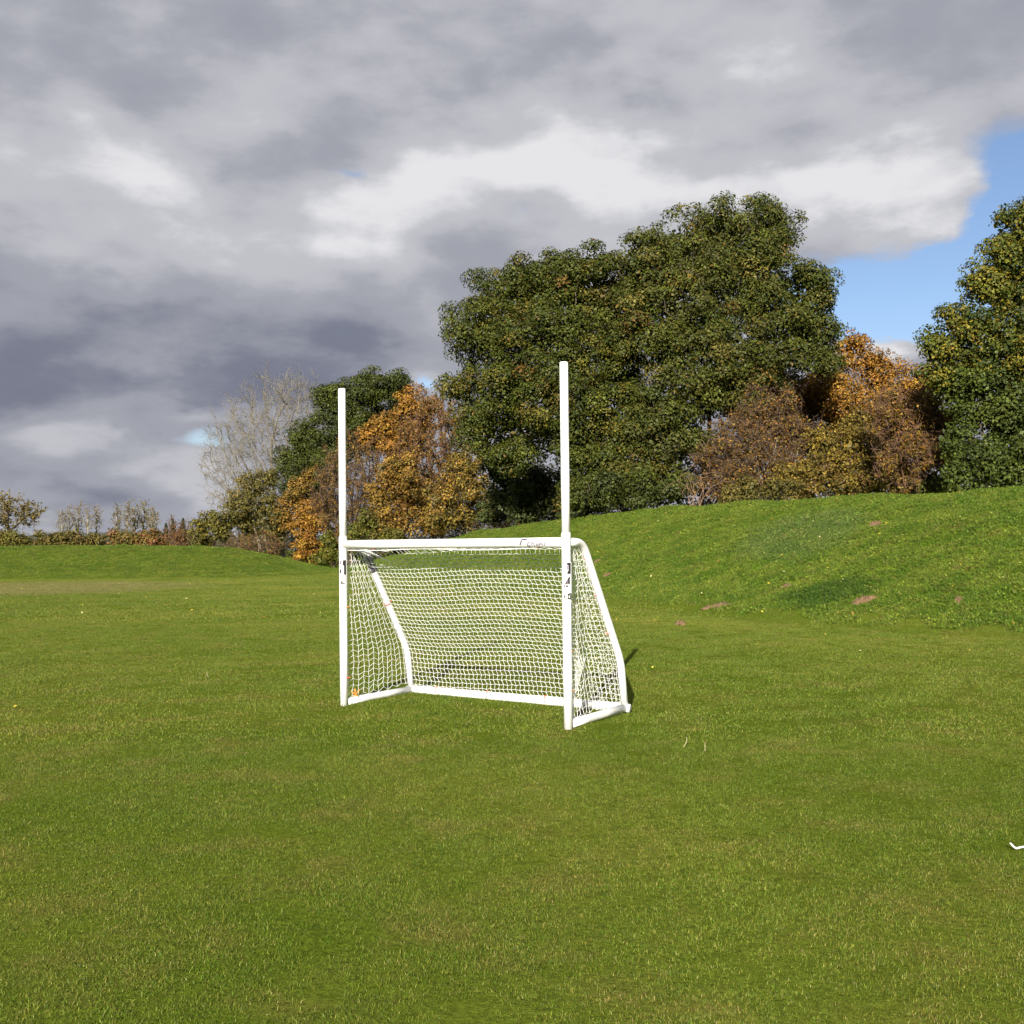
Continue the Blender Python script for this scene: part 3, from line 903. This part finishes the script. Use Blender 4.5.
twiggy('twiggy_shrub', 'leafless brown shrub with pale green stems at the right foot of the tall oak', 'shrub', 772, 44, [(748, 458, 40, 44), (728, 474, 32, 30), (795, 455, 24, 42), (762, 425, 24, 30), (785, 408, 12, 20), (738, 430, 14, 24)], 1500, M_TWIGBROWN,
       pal=RUST + YELOL + ORANGE, leaf=.10, nleaf=15000, haze=4500, up=.45, tw=3, rtip=.010, stems=9, seed=21, trunk_mat=M_BARKPALE, rmax=.06, step=.28, kill=.32, power=2.8)
leafy('yellow_shrub', 'yellow speckled shrub in the gap between the oak and the maple', 'shrub', 852, 43,
      [(850, 450, 34), (822, 465, 28), (880, 462, 30), (845, 480, 24, -1), (805, 485, 22, -1), (870, 485, 20, -1), (865, 425, 24), (898, 478, 20, -3.5), (784, 474, 18, -.5), (890, 448, 16, -3), (820, 440, 18)], YELOL, leaf=.10, clump=.45, dens=.5, seed=22, stems=8, bark=M_TWIGBROWN, trunk_r=.05)
twiggy('twiggy_shrub', 'reddish brown twiggy shrub between the yellow shrub and the maple', 'shrub', 910, 39, [(908, 452, 22, 40), (892, 420, 18, 24), (926, 430, 12, 34)], 1300, M_TWIGRED,
       pal=ORANGE + YELOL, leaf=.10, nleaf=17000, haze=3500, up=.3, rtip=.010, stems=8, seed=23, rmax=.06, step=.28, kill=.32, power=2.8)
leafy('low_bush', 'small bright green bush at the foot of the reddish shrub', 'bush', 930, 39.5, [(925, 487, 14), (945, 483, 14), (908, 492, 9)], MAPLED + YGREEN[:1], leaf=.11, clump=.4, seed=24, stems=4, trunk_r=.04)
leafy('low_bush', 'low olive undergrowth bush below the leafless shrub', 'bush', 748, 41.5, [(748, 492, 16), (770, 490, 14), (728, 495, 12), (790, 490, 12)], OLIVEB, leaf=.10, clump=.4, dens=.6, seed=25, stems=5, trunk_r=.04)
leafy('dark_bush', 'dark green evergreen bush at the foot of the two oaks', 'bush', 625, 43.5, [(605, 490, 24), (640, 492, 22), (668, 492, 16), (580, 502, 16)], DARK + OAK[:2], leaf=.11, clump=.5, seed=26, stems=4, trunk_r=.06)

leafy('dark_bush', 'dark evergreen bush added to darken the shaded hollow under the left oak', 'bush', 530, 53, [(512, 496, 20), (535, 486, 26), (552, 500, 22), (525, 512, 18), (508, 480, 14), (497, 470, 16)], DARK, leaf=.16, clump=.6, seed=27, stems=4, trunk_r=.06, core=2.5)  # bush added behind the oak so the shadowy hollow reads dark
# arching bramble canes
rng = np.random.default_rng(4)
b0 = at(697, 506, 40.5); b0[2] = gz(b0[0], b0[1]); br = empty('bramble', tuple(b0)); tag(br, 'pale brown arching bramble canes at the crest of the bank below the tall oak', 'bramble')
mb = MB()
for k in range(11):
    a = rng.uniform(-.9, 1.0); h = rng.uniform(.7, 1.7); L = rng.uniform(.5, 1.5)
    P = [b0 + np.array((rng.normal(0, .12) + L * a * t + 0 * t, .25 + rng.normal(0, .02) + L * .3 * t, h * math.sin(t * 2.0))) for t in np.linspace(0, 1.25, 9)]
    P[0][2] = b0[2] - .05
    V, f = tube(P, np.linspace(.011, .005, 9), 5, False); mb.add(V, f)
mb.out('canes', simple('cane', (.20, .125, .075), .8), br)

# --- the wooded belt on the left
twiggy('bare_tree', 'large leafless grey tree with a spreading crown against the sky', 'tree', 284, 93, [(283, 455, 68, 80), (240, 465, 40, 50), (222, 468, 22, 26), (290, 410, 34, 34)], 3800, M_TWIGGREY,
       rtip=.015, step=.6, kill=.6, tw=5, twl=1.1, seed=31, rmax=.38, up=.02, jit=.05, haze=0)
leafy('evergreen_tree', 'dark green evergreen tree on the left, behind the left upright', 'tree', 335, 88,
      [(378, 388, 22), (397, 388, 17), (352, 398, 22), (330, 402, 20), (345, 430, 32, -2), (312, 440, 26), (290, 462, 20), (318, 472, 30, -2), (375, 425, 28), (298, 492, 20, -1), (400, 410, 18), (325, 510, 20)], DARK + OAK[:2], leaf=.18, clump=.8, seed=32)
leafy('autumn_tree', 'bright orange rounded tree standing right of the left upright', 'tree', 405, 79,
      [(408, 406, 18), (388, 428, 22), (420, 424, 20), (402, 440, 26, -1), (372, 438, 14), (365, 445, 10), (430, 408, 12)], ORANGE[:3] + ORANGE, leaf=.19, clump=.7, dens=.8, seed=33, trunk_r=.2)
twiggy('twiggy_tree', 'reddish brown half bare tree between the orange tree and the dark oak', 'tree', 440, 76, [(433, 450, 32, 58), (418, 470, 30, 40), (455, 440, 18, 40)], 1500, M_TWIGRED,
       pal=RUST + OLIVEB + ORANGE, leaf=.15, nleaf=12000, haze=3000, rtip=.018, seed=34, step=.4, kill=.45, stems=3, rmax=.15)
twiggy('twiggy_shrub', 'leafless brown shrub behind the left upright below the evergreen', 'shrub', 350, 77, [(350, 487, 34, 46), (335, 500, 26, 34), (375, 475, 20, 35)], 1500, M_TWIGBROWN,
       pal=RUST + YELOL + ORANGE, leaf=.13, nleaf=9000, haze=4000, rtip=.017, seed=35, step=.4, kill=.45, stems=6, rmax=.1)
leafy('yellow_tree', 'golden yellow tree in the middle of the wooded belt under the orange one', 'tree', 402, 72,
      [(400, 478, 24), (384, 496, 20), (418, 500, 24), (398, 520, 24, -1), (430, 522, 18), (385, 525, 16), (410, 462, 14)], YELLOR, leaf=.17, clump=.6, dens=.75, seed=36, trunk_r=.15)
leafy('yellow_tree', 'olive yellow tree growing against the left side of the dark oak', 'tree', 462, 64,
      [(465, 468, 22), (448, 492, 22), (478, 488, 20), (462, 515, 22), (485, 462, 12), (442, 520, 16), (485, 510, 14)], YELOL + YELLOR[:1], leaf=.15, clump=.55, dens=.7, seed=37, trunk_r=.12)
leafy('yellow_tree', 'small yellow tree left of the left upright, above the orange bush', 'tree', 298, 85,
      [(302, 486, 14), (292, 500, 14), (286, 520, 14), (310, 476, 10), (318, 480, 9)], YELLOR, leaf=.18, clump=.6, dens=.8, seed=38, trunk_r=.12)
leafy('orange_bush', 'upright orange bush at the wood edge just left of the left upright', 'bush', 308, 82,
      [(310, 512, 14), (306, 528, 16), (304, 545, 16), (314, 552, 14), (320, 520, 12)], ORANGE[:3], leaf=.16, clump=.5, dens=.9, seed=39, stems=3, trunk_r=.08)
leafy('green_bush', 'yellowish green bush directly behind the left upright at the foot of the wood', 'bush', 333, 80,
      [(335, 540, 14), (328, 553, 12), (343, 553, 12), (320, 558, 8)], YGREEN, leaf=.16, clump=.5, seed=40, stems=3, trunk_r=.08)
leafy('green_bush', 'dull green bush under the golden yellow tree, just above the crossbar', 'bush', 372, 70,
      [(370, 528, 18), (355, 535, 12), (388, 538, 14), (358, 545, 12), (400, 545, 12)], OLIVEB[:2] + YGREEN, leaf=.15, clump=.5, seed=41, stems=3, trunk_r=.08)
leafy('green_bush', 'dark olive bush in the shade at the left foot of the dark oak', 'bush', 492, 56,
      [(493, 500, 12), (488, 514, 14), (500, 516, 12)], OLIVEB[:1] + DARK, leaf=.12, clump=.45, seed=42, stems=3, trunk_r=.06)
leafy('olive_tree', 'olive brown tree with pale limbs in front of the large leafless tree', 'tree', 258, 87,
      [(255, 488, 18), (240, 508, 20), (268, 508, 20), (252, 528, 20), (228, 522, 12), (275, 530, 16), (270, 480, 12)], OLIVEB, leaf=.17, clump=.65, dens=.55, seed=43, bark=M_BARKPALE, trunk_r=.2, twig=.025)
leafy('olive_bush', 'rounded olive bush at the left end of the wooded belt', 'bush', 208, 86,
      [(210, 520, 13), (199, 528, 12), (222, 530, 14), (205, 540, 14)], YGREEN[:2] + OLIVEB, leaf=.18, clump=.55, dens=.8, seed=44, stems=4, trunk_r=.1)
twiggy('brown_shrub', 'low russet shrub at the wood edge above the end of the grass mound', 'shrub', 262, 80, [(262, 546, 26, 14), (240, 545, 16, 12)], 500, M_TWIGRED, pal=RUST + OLIVEB, leaf=.14, nleaf=1600, rtip=.015, seed=45, step=.35, kill=.4, stems=10, spread=.03, rmax=.05)
twiggy('brown_shrub', 'dark brown shrub left of the rounded olive bush', 'shrub', 176, 96, [(176, 534, 14, 16), (186, 538, 12, 14)], 500, M_TWIGBROWN, pal=RUST, leaf=.15, nleaf=900, rtip=.018, seed=46, step=.4, kill=.45, stems=8, spread=.03, rmax=.06)

# --- far left: willow, two poplar rows, hedges, conifers, hills
twiggy('willow_tree', 'yellowish half bare willow at the left edge of the photo', 'tree', 8, 150, [(6, 512, 32, 16), (-8, 506, 20, 12), (22, 518, 16, 9)], 900, M_TWIGYEL, pal=OLIVEB + YELOL, leaf=.3, nleaf=3500, rtip=.035, step=.8, kill=.9, tw=4, twl=1.6, seed=51, rmax=.5, trunk_mat=M_BARK)
for i, (px, py, w_) in enumerate([(62, 510, 5), (70, 508, 4), (78, 505, 5), (88, 507, 4), (97, 505, 4), (117, 505, 4), (128, 503, 5), (135, 506, 4), (144, 504, 5), (153, 510, 6)]):
    pos_ = ['leftmost of the left row', 'second in the left row', 'middle of the left row', 'fourth in the left row', 'right end of the left row',
            'leftmost of the right row', 'second in the right row', 'middle of the right row', 'fourth in the right row', 'right end of the right row'][i]
    twiggy('poplar_tree', 'thin half bare poplar beyond the far hedge, ' + pos_, 'tree', px, 185 + 3 * (i % 3), [(px, (py + 534) / 2, w_, (534 - py) / 2 + 1)], 220, M_TWIGYEL if i != 0 else M_TWIGGREY,
           pal=OLIVEB, leaf=.28, nleaf=110 if i < 5 else 300, rtip=.035, step=.5, kill=.45, tw=3, twl=1.2, seed=60 + i, up=.4, rmax=.18, group='poplars beyond the far hedge', trunk_mat=M_BARKPALE)
hedge_y = 130
for lab, xs, pal, mat, sd in (('olive and yellow stretch of far hedge below the willow', (-60, 34), OLIVEB + YGREEN[:1], M_TWIGBROWN, 71),
                              ('dull reddish stretch of far hedge below the left poplars', (34, 108), RUST[1:2] + OLIVEB, M_TWIGRED, 72),
                              ('russet and orange stretch of far hedge below the right poplars', (108, 190), RUST + OLIVEB, M_TWIGRED, 73)):
    cx_ = (xs[0] + xs[1]) / 2
    leafy('hedge', lab, 'hedge', cx_, hedge_y, [(x, 538 + RNG.normal(0, 1.8), 7.6 + RNG.normal(0, 1.5)) for x in np.arange(xs[0] + 5, xs[1] - 2, 8)] + [(x, 544.5, 6.5) for x in np.arange(xs[0] + 4, xs[1] - 2, 7)], pal, leaf=.26, clump=.8, dens=.7, seed=sd, stems=12, bark=mat, trunk_r=.1)
for i, (px, py) in enumerate([(166, 524), (173, 520), (183, 519)]):
    d = 168; h0 = at(px, py, d); rng = np.random.default_rng(80 + i)
    r = empty('conifer_tree', (h0[0], d, gz(h0[0], d)))
    tag(r, ['dark pointed conifer beyond the far hedge, shortest of three', 'dark pointed conifer beyond the far hedge, between its two neighbours', 'dark pointed conifer beyond the far hedge, nearest the olive bush'][i], 'tree', 'far conifers')
    V, f = tube([(h0[0], d, gz(h0[0], d) - .1), (h0[0], d, h0[2])], [.16, .02], 6); build('trunk', V, f, M_BARK, r)
    n = 2200; t = rng.random(n) ** .8; a = rng.uniform(0, 6.28, n); ring = .5 + .5 * np.abs(np.sin(t * 22))
    rad = (1 - t) * 1.5 * ring * rng.uniform(.5, 1.05, n) + .08
    pos = np.stack([h0[0] + np.cos(a) * rad, d + np.sin(a) * rad, gz(h0[0], d) + .5 + t * (h0[2] - .4)], 1)
    V, f = leaves(pos, np.stack([np.cos(a), np.sin(a), .6 + 0 * a], 1) + rng.normal(0, .4, (n, 3)), .28, rng)
    build('crown', V, [f], M_LEAF, r, np.repeat(pick([(.03, .042, .02, 1), (.045, .05, .022, 1)], n, rng), 4, 0))
# distant wooded rise
xs = np.linspace(-1500, 900, 160); V = []
for x in xs:
    hz = 24 + 5 * math.sin(x * .006) + 3 * math.sin(x * .021 + 1) + random.uniform(-.8, .8)
    V += [(x, 1500, -3), (x, 1540, hz), (x, 1900, hz * .8), (x, 2300, -3)]
f = np.array([[4 * i + k, 4 * i + 4 + k, 4 * i + 5 + k, 4 * i + 1 + k] for i in range(len(xs) - 1) for k in range(3)])
tag(build('hills', V, [f], simple('far_wood', (.055, .06, .05), .95, .4, .03)), kind='structure')

# woodland floor thicket behind the trees: one mass nobody could count
rng = np.random.default_rng(90)
path = np.array([(-42, 112), (-30, 104), (-17, 101), (-8, 96), (0, 76), (4, 64), (11, 60), (17, 56), (22, 52), (29, 47)], float)
n = 52000; t = rng.random(n) * (len(path) - 1); i = t.astype(int); q = path[i] + (path[i + 1] - path[i]) * (t - i)[:, None] + rng.normal(0, 1.0, (n, 2))
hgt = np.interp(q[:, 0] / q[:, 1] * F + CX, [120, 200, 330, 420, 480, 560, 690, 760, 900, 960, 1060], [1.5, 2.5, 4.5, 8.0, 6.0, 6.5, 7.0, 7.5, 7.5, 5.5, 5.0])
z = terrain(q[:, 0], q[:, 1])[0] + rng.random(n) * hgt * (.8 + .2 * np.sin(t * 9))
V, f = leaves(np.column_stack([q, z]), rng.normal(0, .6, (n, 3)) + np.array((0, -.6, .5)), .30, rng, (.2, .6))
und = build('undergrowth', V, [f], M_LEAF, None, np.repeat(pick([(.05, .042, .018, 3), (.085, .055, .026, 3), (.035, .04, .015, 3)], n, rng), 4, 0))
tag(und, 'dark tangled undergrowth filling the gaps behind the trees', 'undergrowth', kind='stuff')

# ------------------------------------------------------------------ small things on the grass
def molehill(px, py, wpx, lab, seed):
    c = hit(px, py); d = c[1]; R = wpx / F * d / 2; rng = np.random.default_rng(seed)
    n, m = 28, 7; V = [(c[0], c[1], gz(c[0], c[1]) + .065)]
    for j in range(1, m + 1):
        for i in range(n):
            a = i / n * 2 * math.pi; rr = R * (j / m) * (1 + .25 * math.sin(a * 2 + seed) + .18 * math.sin(a * 5 + seed * 2) + rng.normal(0, .08))
            x, y = c[0] + math.cos(a) * rr, c[1] + math.sin(a) * rr * 1.1
            V.append((x, y, gz(x, y) + .065 * (1 - (j / m) ** 2) - .01 * (j == m) + rng.normal(0, .022)))
    fs = [np.array([[0, 1 + i, 1 + (i + 1) % n] for i in range(n)]),
          np.array([[1 + j * n + i, 1 + (j + 1) * n + i, 1 + (j + 1) * n + (i + 1) % n, 1 + j * n + (i + 1) % n] for j in range(m - 1) for i in range(n)])]
    root = build('molehill', np.array(V) - c, fs, M_SOIL, smooth=False); root.location = c
    tag(root, lab, 'molehill', 'molehills on the bank')


for k, a in enumerate(MOLES): molehill(*a, k + 1)

# fallen leaves, uncounted litter
rng = np.random.default_rng(44)
pp = grid_pts(.9, 8, 48, 0.5); b_ = terrain(pp[:, 0], pp[:, 1])[1]
pp = pp[rng.random(len(pp)) < np.where(b_ > .3, .55, .12)]
z = terrain(pp[:, 0], pp[:, 1])[0]; b_ = terrain(pp[:, 0], pp[:, 1])[1]
V, f = leaves(np.column_stack([pp, z + .035 + .06 * b_]), rng.normal(0, .35, (len(pp), 3)) + np.array((0, -.4, 1)), np.clip(.018 + pp[:, 1] * .0016, .03, .06), rng)
o = build('fallen_leaves', V, [f], M_LEAF, None, np.repeat(pick([(.55, .42, .05, 3), (.55, .5, .25, 2), (.35, .18, .04, 1.5)], len(pp), rng), 4, 0))
tag(o, 'yellow and brown fallen leaves scattered over the grass', 'leaves', kind='stuff')

for px, py, hh, lean, lab in ((682, 748, .085, .03, 'pale curved dry grass stalk standing right of the goal'), (705, 752, .075, .0, 'straight dry grass stalk, rightmost of the pair near the goal'), (209, 678, .09, -.02, 'tall pale stalk in the left half of the field')):
    c = hit(px, py); V, f = tube([c + np.array((lean * math.sin(t * 2) * 1.2, 0, hh * t - .01)) for t in np.linspace(0, 1, 6)], np.linspace(.0035, .002, 6), 6)
    o = build('dry_stalk', V - c, f, M_STRAW, smooth=True); o.location = c; tag(o, lab, 'stalk')
c = hit(1018, 853)
V, f = tube(rounded([c + np.array(v) for v in ((-.028, .02, .032), (-.012, -.005, .012), (.012, 0, .018), (.05, .005, .019), (.14, .02, .012))], .01), .0048, 8)
o = build('cord_end', V - c, f, M_WHITE, smooth=True); o.location = c; tag(o, 'frayed white cord end lying in the grass at the lower right edge', 'cord')

# ------------------------------------------------------------------ sun and sky
EL = math.radians(23.8); AZ = math.radians(11.6)
ld = Vector((math.sin(AZ) * math.cos(EL), math.cos(AZ) * math.cos(EL), -math.sin(EL)))
sd = bpy.data.lights.new('sun', 'SUN'); sun = bpy.data.objects.new('sun', sd); C.objects.link(sun)
sd.energy = 5.0; sd.angle = math.radians(.5); sd.color = (1.0, .93, .80)
sun.rotation_euler = ld.to_track_quat('-Z', 'Y').to_euler(); sun.location = (-8, -40, 30)

world = bpy.data.worlds.new('World'); scene.world = world; world.use_nodes = True
nt = world.node_tree; nt.nodes.clear(); N = NT(nt)
tc = N.n('ShaderNodeTexCoord'); gen = tc.outputs['Generated']
sky = N.n('ShaderNodeTexSky', sky_type='NISHITA'); sky.sun_disc = False
sky.sun_elevation = EL; sky.sun_rotation = math.radians(180) + AZ
sky.air_density = 1.0; sky.dust_density = .6; sky.ozone_density = 1.6
sep = N.n('ShaderNodeSeparateXYZ'); N.l(gen, sep.inputs[0])
az = N.math('ARCTAN2', sep.outputs[0], sep.outputs[1]); el = N.math('ARCSINE', sep.outputs[2])


def angles(px, py):
    u, v = ray(px, py); return math.atan(u), math.asin(v / math.sqrt(1 + u * u + v * v))


def combo(sx, sy, ox=0, de=0):
    c = N.n('ShaderNodeCombineXYZ'); N.val(c.inputs[0], N.math('MULTIPLY_ADD', az, sx, ox)); N.val(c.inputs[1], N.math('MULTIPLY_ADD', el, sy, -de * sy)); c.inputs[2].default_value = 3.7
    return c.outputs[0]


# domain-warped direction so the cloud banks have ragged edges
wn = N.n('ShaderNodeTexNoise'); N.l(combo(6, 12), wn.inputs['Vector']); wn.inputs['Scale'].default_value = 1.6; wn.inputs['Detail'].default_value = 5
wn.inputs['Roughness'].default_value = .55
ws = N.n('ShaderNodeSeparateColor'); N.l(wn.outputs['Color'], ws.inputs[0])
az2 = N.math('ADD', az, N.math('MULTIPLY', N.math('SUBTRACT', ws.outputs[0], .5), .10))
el2 = N.math('ADD', el, N.math('MULTIPLY', N.math('SUBTRACT', ws.outputs[1], .5), .07))


def blob(px, py, rx, ry, amp):
    a, e = angles(px, py)
    x = N.math('MULTIPLY', N.math('SUBTRACT', az2, a), F / rx); y = N.math('MULTIPLY', N.math('SUBTRACT', el2, e), F / ry)
    r = N.math('ADD', N.math('MULTIPLY', x, x), N.math('MULTIPLY', y, y))
    return N.math('MULTIPLY', N.math('POWER', 2.718, N.math('MULTIPLY', r, -1.0)), amp)


def total(base, L):
    t = base
    for b in L: t = N.math('ADD', t, blob(*b))
    return t


f1 = N.noise(combo(5, 10, .3), 1.3, 6, .52); f3 = N.noise(combo(5, 10, .3, -.075), 1.3, 6, .52); f2 = N.noise(combo(9, 24, 1.3), 1.6, 7, .6)
puff = N.math('ADD', N.math('MULTIPLY', N.math('SUBTRACT', f1, .5), .42), N.math('MULTIPLY', N.math('SUBTRACT', f2, .5), .20))
# brightness of the cloud deck, direction by direction (dark bases low on the left, bright tops upper right)
relief = N.math('MULTIPLY', N.math('SUBTRACT', f1, f3), .38)
bright = total(N.math('ADD', N.math('ADD', puff, relief), .62), [
    (90, 205, 160, 60, .10), (340, 225, 60, 34, .12), (395, 190, 60, 60, .10), (90, 300, 140, 40, -.14), (140, 392, 330, 40, -.36), (330, 370, 120, 40, -.16),
    (420, 300, 50, 40, .16), (470, 265, 50, 50, -.06), (610, 185, 130, 50, .36), (870, 190, 150, 40, .34), (110, 200, 170, 60, .12), (430, 200, 80, 40, .12), (40, 470, 90, 22, -.22), (120, 500, 120, 14, -.05),
    (205, 490, 50, 26, .42), (215, 412, 60, 12, .26), (70, 440, 80, 12, .14), (130, 468, 60, 12, .16), (180, 455, 50, 14, .12), (20, 525, 60, 8, .2), (893, 345, 30, 22, .45), (120, 260, 60, 26, .08), (395, 250, 50, 30, .10), (440, 375, 40, 18, .25), (700, 100, 500, 120, .08), (850, 260, 120, 30, -.06)])
# cover: 1 = cloud, 0 = open sky
cover = total(N.math('ADD', N.math('MULTIPLY', puff, 1.5), .87), [
    (890, 295, 110, 40, -1.1), (960, 275, 80, 45, -.7), (1050, 185, 60, 50, -1.0), (1010, 240, 50, 40, -.4), (900, 205, 80, 32, .45), (893, 348, 22, 16, 1.1), (205, 440, 34, 13, -.42), (232, 425, 26, 9, -.14), (435, 377, 14, 10, -.5), (352, 186, 20, 8, -.36),
    (40, 514, 30, 8, -.2), (520, 228, 15, 10, -.2)])
cm = N.ramp(cover, .30, .72)
rampc = N.n('ShaderNodeValToRGB'); N.l(bright, rampc.inputs[0])
cr = rampc.color_ramp; cr.interpolation = 'EASE'
stops = [(0.0, (.145, .160, .225)), (.28, (.215, .230, .30)), (.55, (.39, .40, .46)), (.80, (.58, .585, .63)), (1.0, (.86, .86, .885))]
cr.elements[0].position = stops[0][0]; cr.elements[1].position = stops[-1][0]
for p, c in stops[1:-1]: cr.elements.new(p)
for e_, (p, c) in zip(cr.elements, stops): e_.position = p; e_.color = (*c, 1)
CLOUD_GAIN = 0.475
b1 = N.n('ShaderNodeBackground'); N.l(N.mix(1.0, sky.outputs[0], (.90, .91, 1.0), 'MULTIPLY'), b1.inputs[0]); b1.inputs[1].default_value = .070
b2 = N.n('ShaderNodeBackground'); N.l(rampc.outputs[0], b2.inputs[0]); b2.inputs[1].default_value = CLOUD_GAIN
mx = N.n('ShaderNodeMixShader'); N.l(cm, mx.inputs[0]); N.l(b1.outputs[0], mx.inputs[1]); N.l(b2.outputs[0], mx.inputs[2])
wo = N.n('ShaderNodeOutputWorld'); N.l(mx.outputs[0], wo.inputs[0])

# ------------------------------------------------------------------ render settings
vs = scene.view_settings; vs.view_transform = 'Standard'; vs.look = 'None'; vs.gamma = 1; vs.use_curve_mapping = False
vs.exposure = 0.95
scene.render.engine = 'CYCLES'
scene.cycles.max_bounces = 4; scene.cycles.diffuse_bounces = 2; scene.cycles.glossy_bounces = 1; scene.cycles.transmission_bounces = 2; scene.cycles.use_light_tree = False; scene.cycles.caustics_reflective = False; scene.cycles.caustics_refractive = False; scene.cycles.transparent_max_bounces = 8
scene.cycles.use_denoising = True; scene.cycles.adaptive_threshold = 0.02
